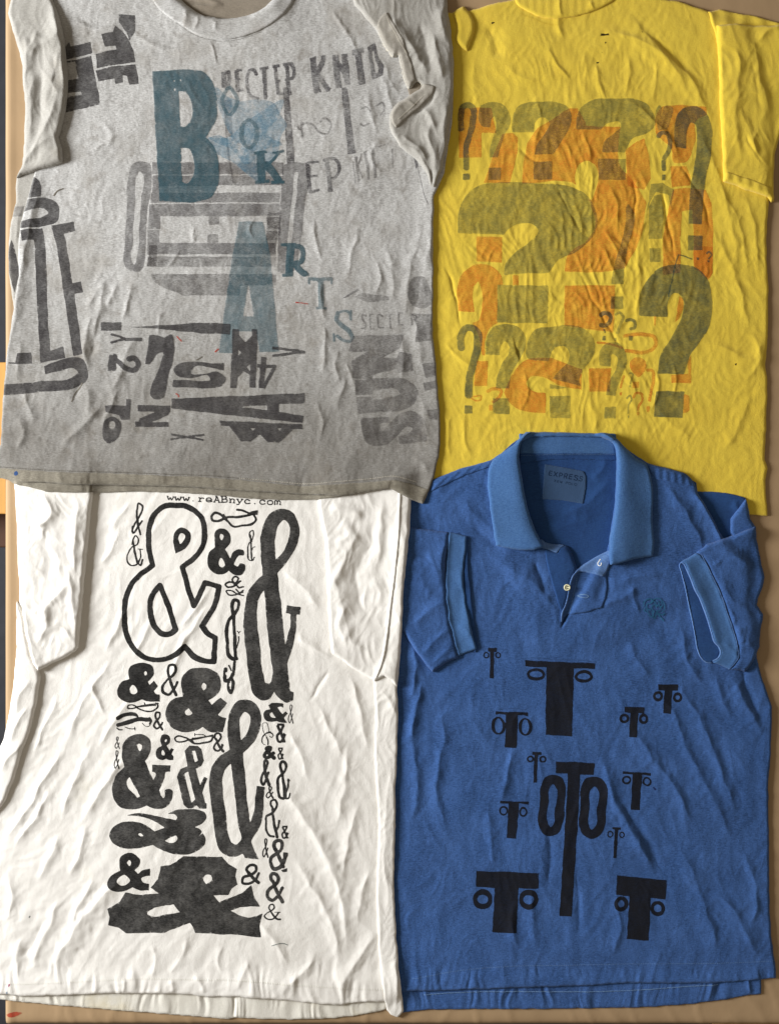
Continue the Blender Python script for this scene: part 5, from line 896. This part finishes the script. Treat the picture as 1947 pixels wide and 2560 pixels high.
# web address
SF = {'w': 'l 0,62 22,0;l 22,0 40,48;l 40,48 58,0;l 58,0 82,62;l -6,62 16,62;l 66,62 90,62', '.': 'l 34,0 46,10', 'r': 'l 26,62 26,0;s 26,38 42,58 64,60 76,54;l 6,62 26,62;l 6,0 50,0',
      'e': 's 10,32 76,32 66,58 40,64 14,50 12,20 38,0 62,0 78,8', 'A': 'l 44,92 10,0;l 44,92 80,0;l 22,32 66,32;l -4,0 24,0;l 64,0 92,0;l 26,92 46,92', 'B': 'l 18,92 18,0;s 4,92 56,92 72,72 54,50 18,48;s 54,50 80,34 74,6 50,0 4,0',
      'n': 'l 20,62 20,0;s 20,44 42,62 62,56 66,0;l 4,62 20,62;l 2,0 36,0;l 52,0 82,0', 'y': 'l 8,62 42,0;l 78,62 42,0;s 42,0 30,-24 8,-24;l -4,62 26,62;l 60,62 90,62;l 2,-25 30,-25', 'c': 's 74,46 50,64 20,54 10,30 26,4 52,0 78,10;l 74,62 74,44',
      'o': 's 44,62 14,50 14,12 44,0 74,12 74,50 44,62', 'm': 'l 8,62 8,0;s 8,50 24,62 38,50 40,0;s 40,50 56,62 72,50 74,0;l -4,0 20,0;l 66,0 88,0',
      'E': 'l 16,92 16,0;l 16,88 76,88;l 16,48 68,48;l 16,4 76,4', 'X': 'l 10,92 78,0;l 78,92 10,0', 'P': 'l 16,92 16,0;s 16,88 60,88 76,68 60,44 16,44', 'R': 'l 16,92 16,0;s 16,88 60,88 76,68 60,46 16,46;l 44,46 78,0', 'S': 's 76,78 48,92 20,80 22,58 50,46 76,34 72,8 44,0 12,12',
      'O': 's 44,90 10,70 10,22 44,2 78,22 78,70 44,90', 'L': 'l 16,92 16,4;l 16,4 74,4', 'W': 'l 4,92 24,0;l 24,0 44,70;l 44,70 64,0;l 64,0 84,92'}
def lettering(word, x0, y0, x1, y1, adv, h, wt):
    """stroke lettering along a baseline, returned as one drawing"""
    L = math.hypot(x1 - x0, y1 - y0); dx, dy = (x1 - x0) / L, (y1 - y0) / L; out = []
    for i, ch in enumerate(word):
        if ch not in SF: continue
        ax = x0 + dx * adv * i; ay = y0 + dy * adv * i
        for st in SF[ch].split(';'):
            tk = st.split(); q = [tk[0] + '%.2f' % wt]
            for p in tk[1:]:
                u, v = [float(a) for a in p.split(',')]; u *= adv / 100; v *= h / 92
                q.append('%.2f,%.2f' % (ax + dx * u + dy * v, ay + dy * u - dx * v))
            out.append(' '.join(q))
    return ';'.join(out)
w('1', lettering('www.reABnyc.com', 418, 1250.5, 702, 1262, 19.1, 14.5, 3.1), name='printed_web_address', cell=.55, rough=.1)

# ================================================================ ink: polo
def p(fr, t, **k): return printed('printed_motif', psh, K['navyblack'], fr, t, 'p', **k)
p('T', 'l30 212,75 280,76; P 229,80 259,80 256,293 225,293; O 200,118,22,25,13,15; O 290,118,22,25,13,15')
p('T', 'P 498,158 1030,178 1030,224 868,218 855,740 652,728 660,212 498,204; O 580,265,72,48,52,24; O 945,280,70,48,50,24')
p('T', 'P 270,548 518,556 518,587 480,574 440,577 432,828 342,826 350,572 300,567 272,577; O 292,658,54,67,28,55; O 498,665,54,67,28,55')
p('T', 'l24 550,869 618,870; P 567,870 597,870 583,1094 557,1094; O 537,912,27,25,14,13; O 632,914,27,25,14,13')
p('T', 'P 728,930 1028,942 1022,1034 918,1032 900,1400 878,1700 852,2118 758,2115 790,1600 815,1200 822,1024 728,1018; +608,1250 620,1110 650,1052 710,1033 775,1050 800,1110 798,1250 780,1420 750,1480 690,1507 630,1480 600,1420; -690,1120 706,1103 730,1125 722,1300 712,1410 692,1432 670,1405 676,1250; +920,1280 930,1110 960,1060 1020,1048 1090,1070 1118,1120 1115,1300 1100,1440 1060,1500 1000,1524 940,1495 912,1430; -988,1280 1000,1140 1025,1120 1050,1145 1045,1300 1030,1430 1007,1454 985,1420')
p('T', 'P 1255,510 1410,515 1405,564 1360,562 1348,747 1290,745 1300,560 1258,556; O 1253,602,39,37,18,17; O 1400,604,37,39,17,18')
p('T', 'P 1512,338 1668,342 1662,390 1620,390 1606,566 1548,563 1560,388 1512,385; O 1512,432,36,39,17,17; O 1660,440,36,39,17,17')
p('T', 'P 1245,1006 1460,1018 1458,1042 1390,1032 1370,1304 1305,1301 1317,1027 1245,1027; O 1272,1072,34,34,21,19; O 1426,1085,35,35,22,21')
p('T', 'P 303,1230 523,1240 522,1264 450,1252 430,1521 355,1517 372,1250 303,1250; O 333,1305,33,37,21,23; O 482,1316,33,37,21,23')
p('T', 'l18 1165,1442 1228,1442; P 1182,1445 1208,1445 1193,1669 1168,1669; O 1147,1487,22,26,13,16; O 1237,1490,22,26,13,16')
p('U', 'P 122,395 600,408 597,531 445,526 430,867 245,863 265,522 120,516; O 172,611,75,79,41,35; O 523,610,74,77,42,35')
p('U', 'P 1200,428 1577,465 1568,613 1456,601 1440,928 1272,916 1294,590 1190,576; O 1230,645,54,58,26,28; O 1510,682,55,58,28,30')
printed('ink_ghost', psh, ink('faint_blue_black', srgb('#1a2436'), .35, .6), 'T', 'l6 540,138 700,146 900,154 1040,170; l6 290,530 400,524 500,535; s7 320,95 345,75 365,85 355,105', 'p', cell=.8)
printed('ink_spot', psh, ink('violet_spot', srgb('#1c1c48'), .8, .4), 'T', 's12 1478,1130 1492,1145', 'p', cell=.7)
printed('printed_brand_name', psh, K['label'], 'd', lettering('EXPRESS', 1369, 1188, 1454, 1203.5, 12.6, 12, 2.4), 'plab', frm=(0, 0, 1), cell=.5, rough=.1)
printed('printed_small_text', psh, K['label'], 'd', lettering('W POLO', 1398, 1207, 1440, 1214.5, 7.3, 6, 1.2) + ';' + lettering('XE', 1383, 1204.5, 1398, 1207.5, 7.3, 6, 1.2), 'plab', frm=(0, 0, 1), cell=.45, rough=.1)
# embroidered crest on the chest
printed('embroidered_crest', psh, K['emb'], 'c', 's9 532,1340 540,1300 560,1282 590,1275 610,1290 595,1310 570,1315 555,1335 565,1360 590,1368; s8 610,1290 640,1272 675,1280 700,1305 712,1340 705,1372 690,1385; s8 640,1290 665,1310 650,1330 620,1325 600,1340 605,1365 625,1380; s8 660,1330 680,1350 665,1375 640,1370; s8 560,1370 575,1400 600,1425 615,1405 600,1385; s9 620,1380 610,1410 625,1440 640,1400 650,1375; s9 650,1390 670,1420 690,1440 705,1462; s8 670,1400 700,1410 712,1395; s7 545,1350 535,1370 550,1385; s7 680,1300 690,1330 680,1345; s7 600,1295 630,1305 640,1345', 'p', cell=.6, off=.8, rough=.5)
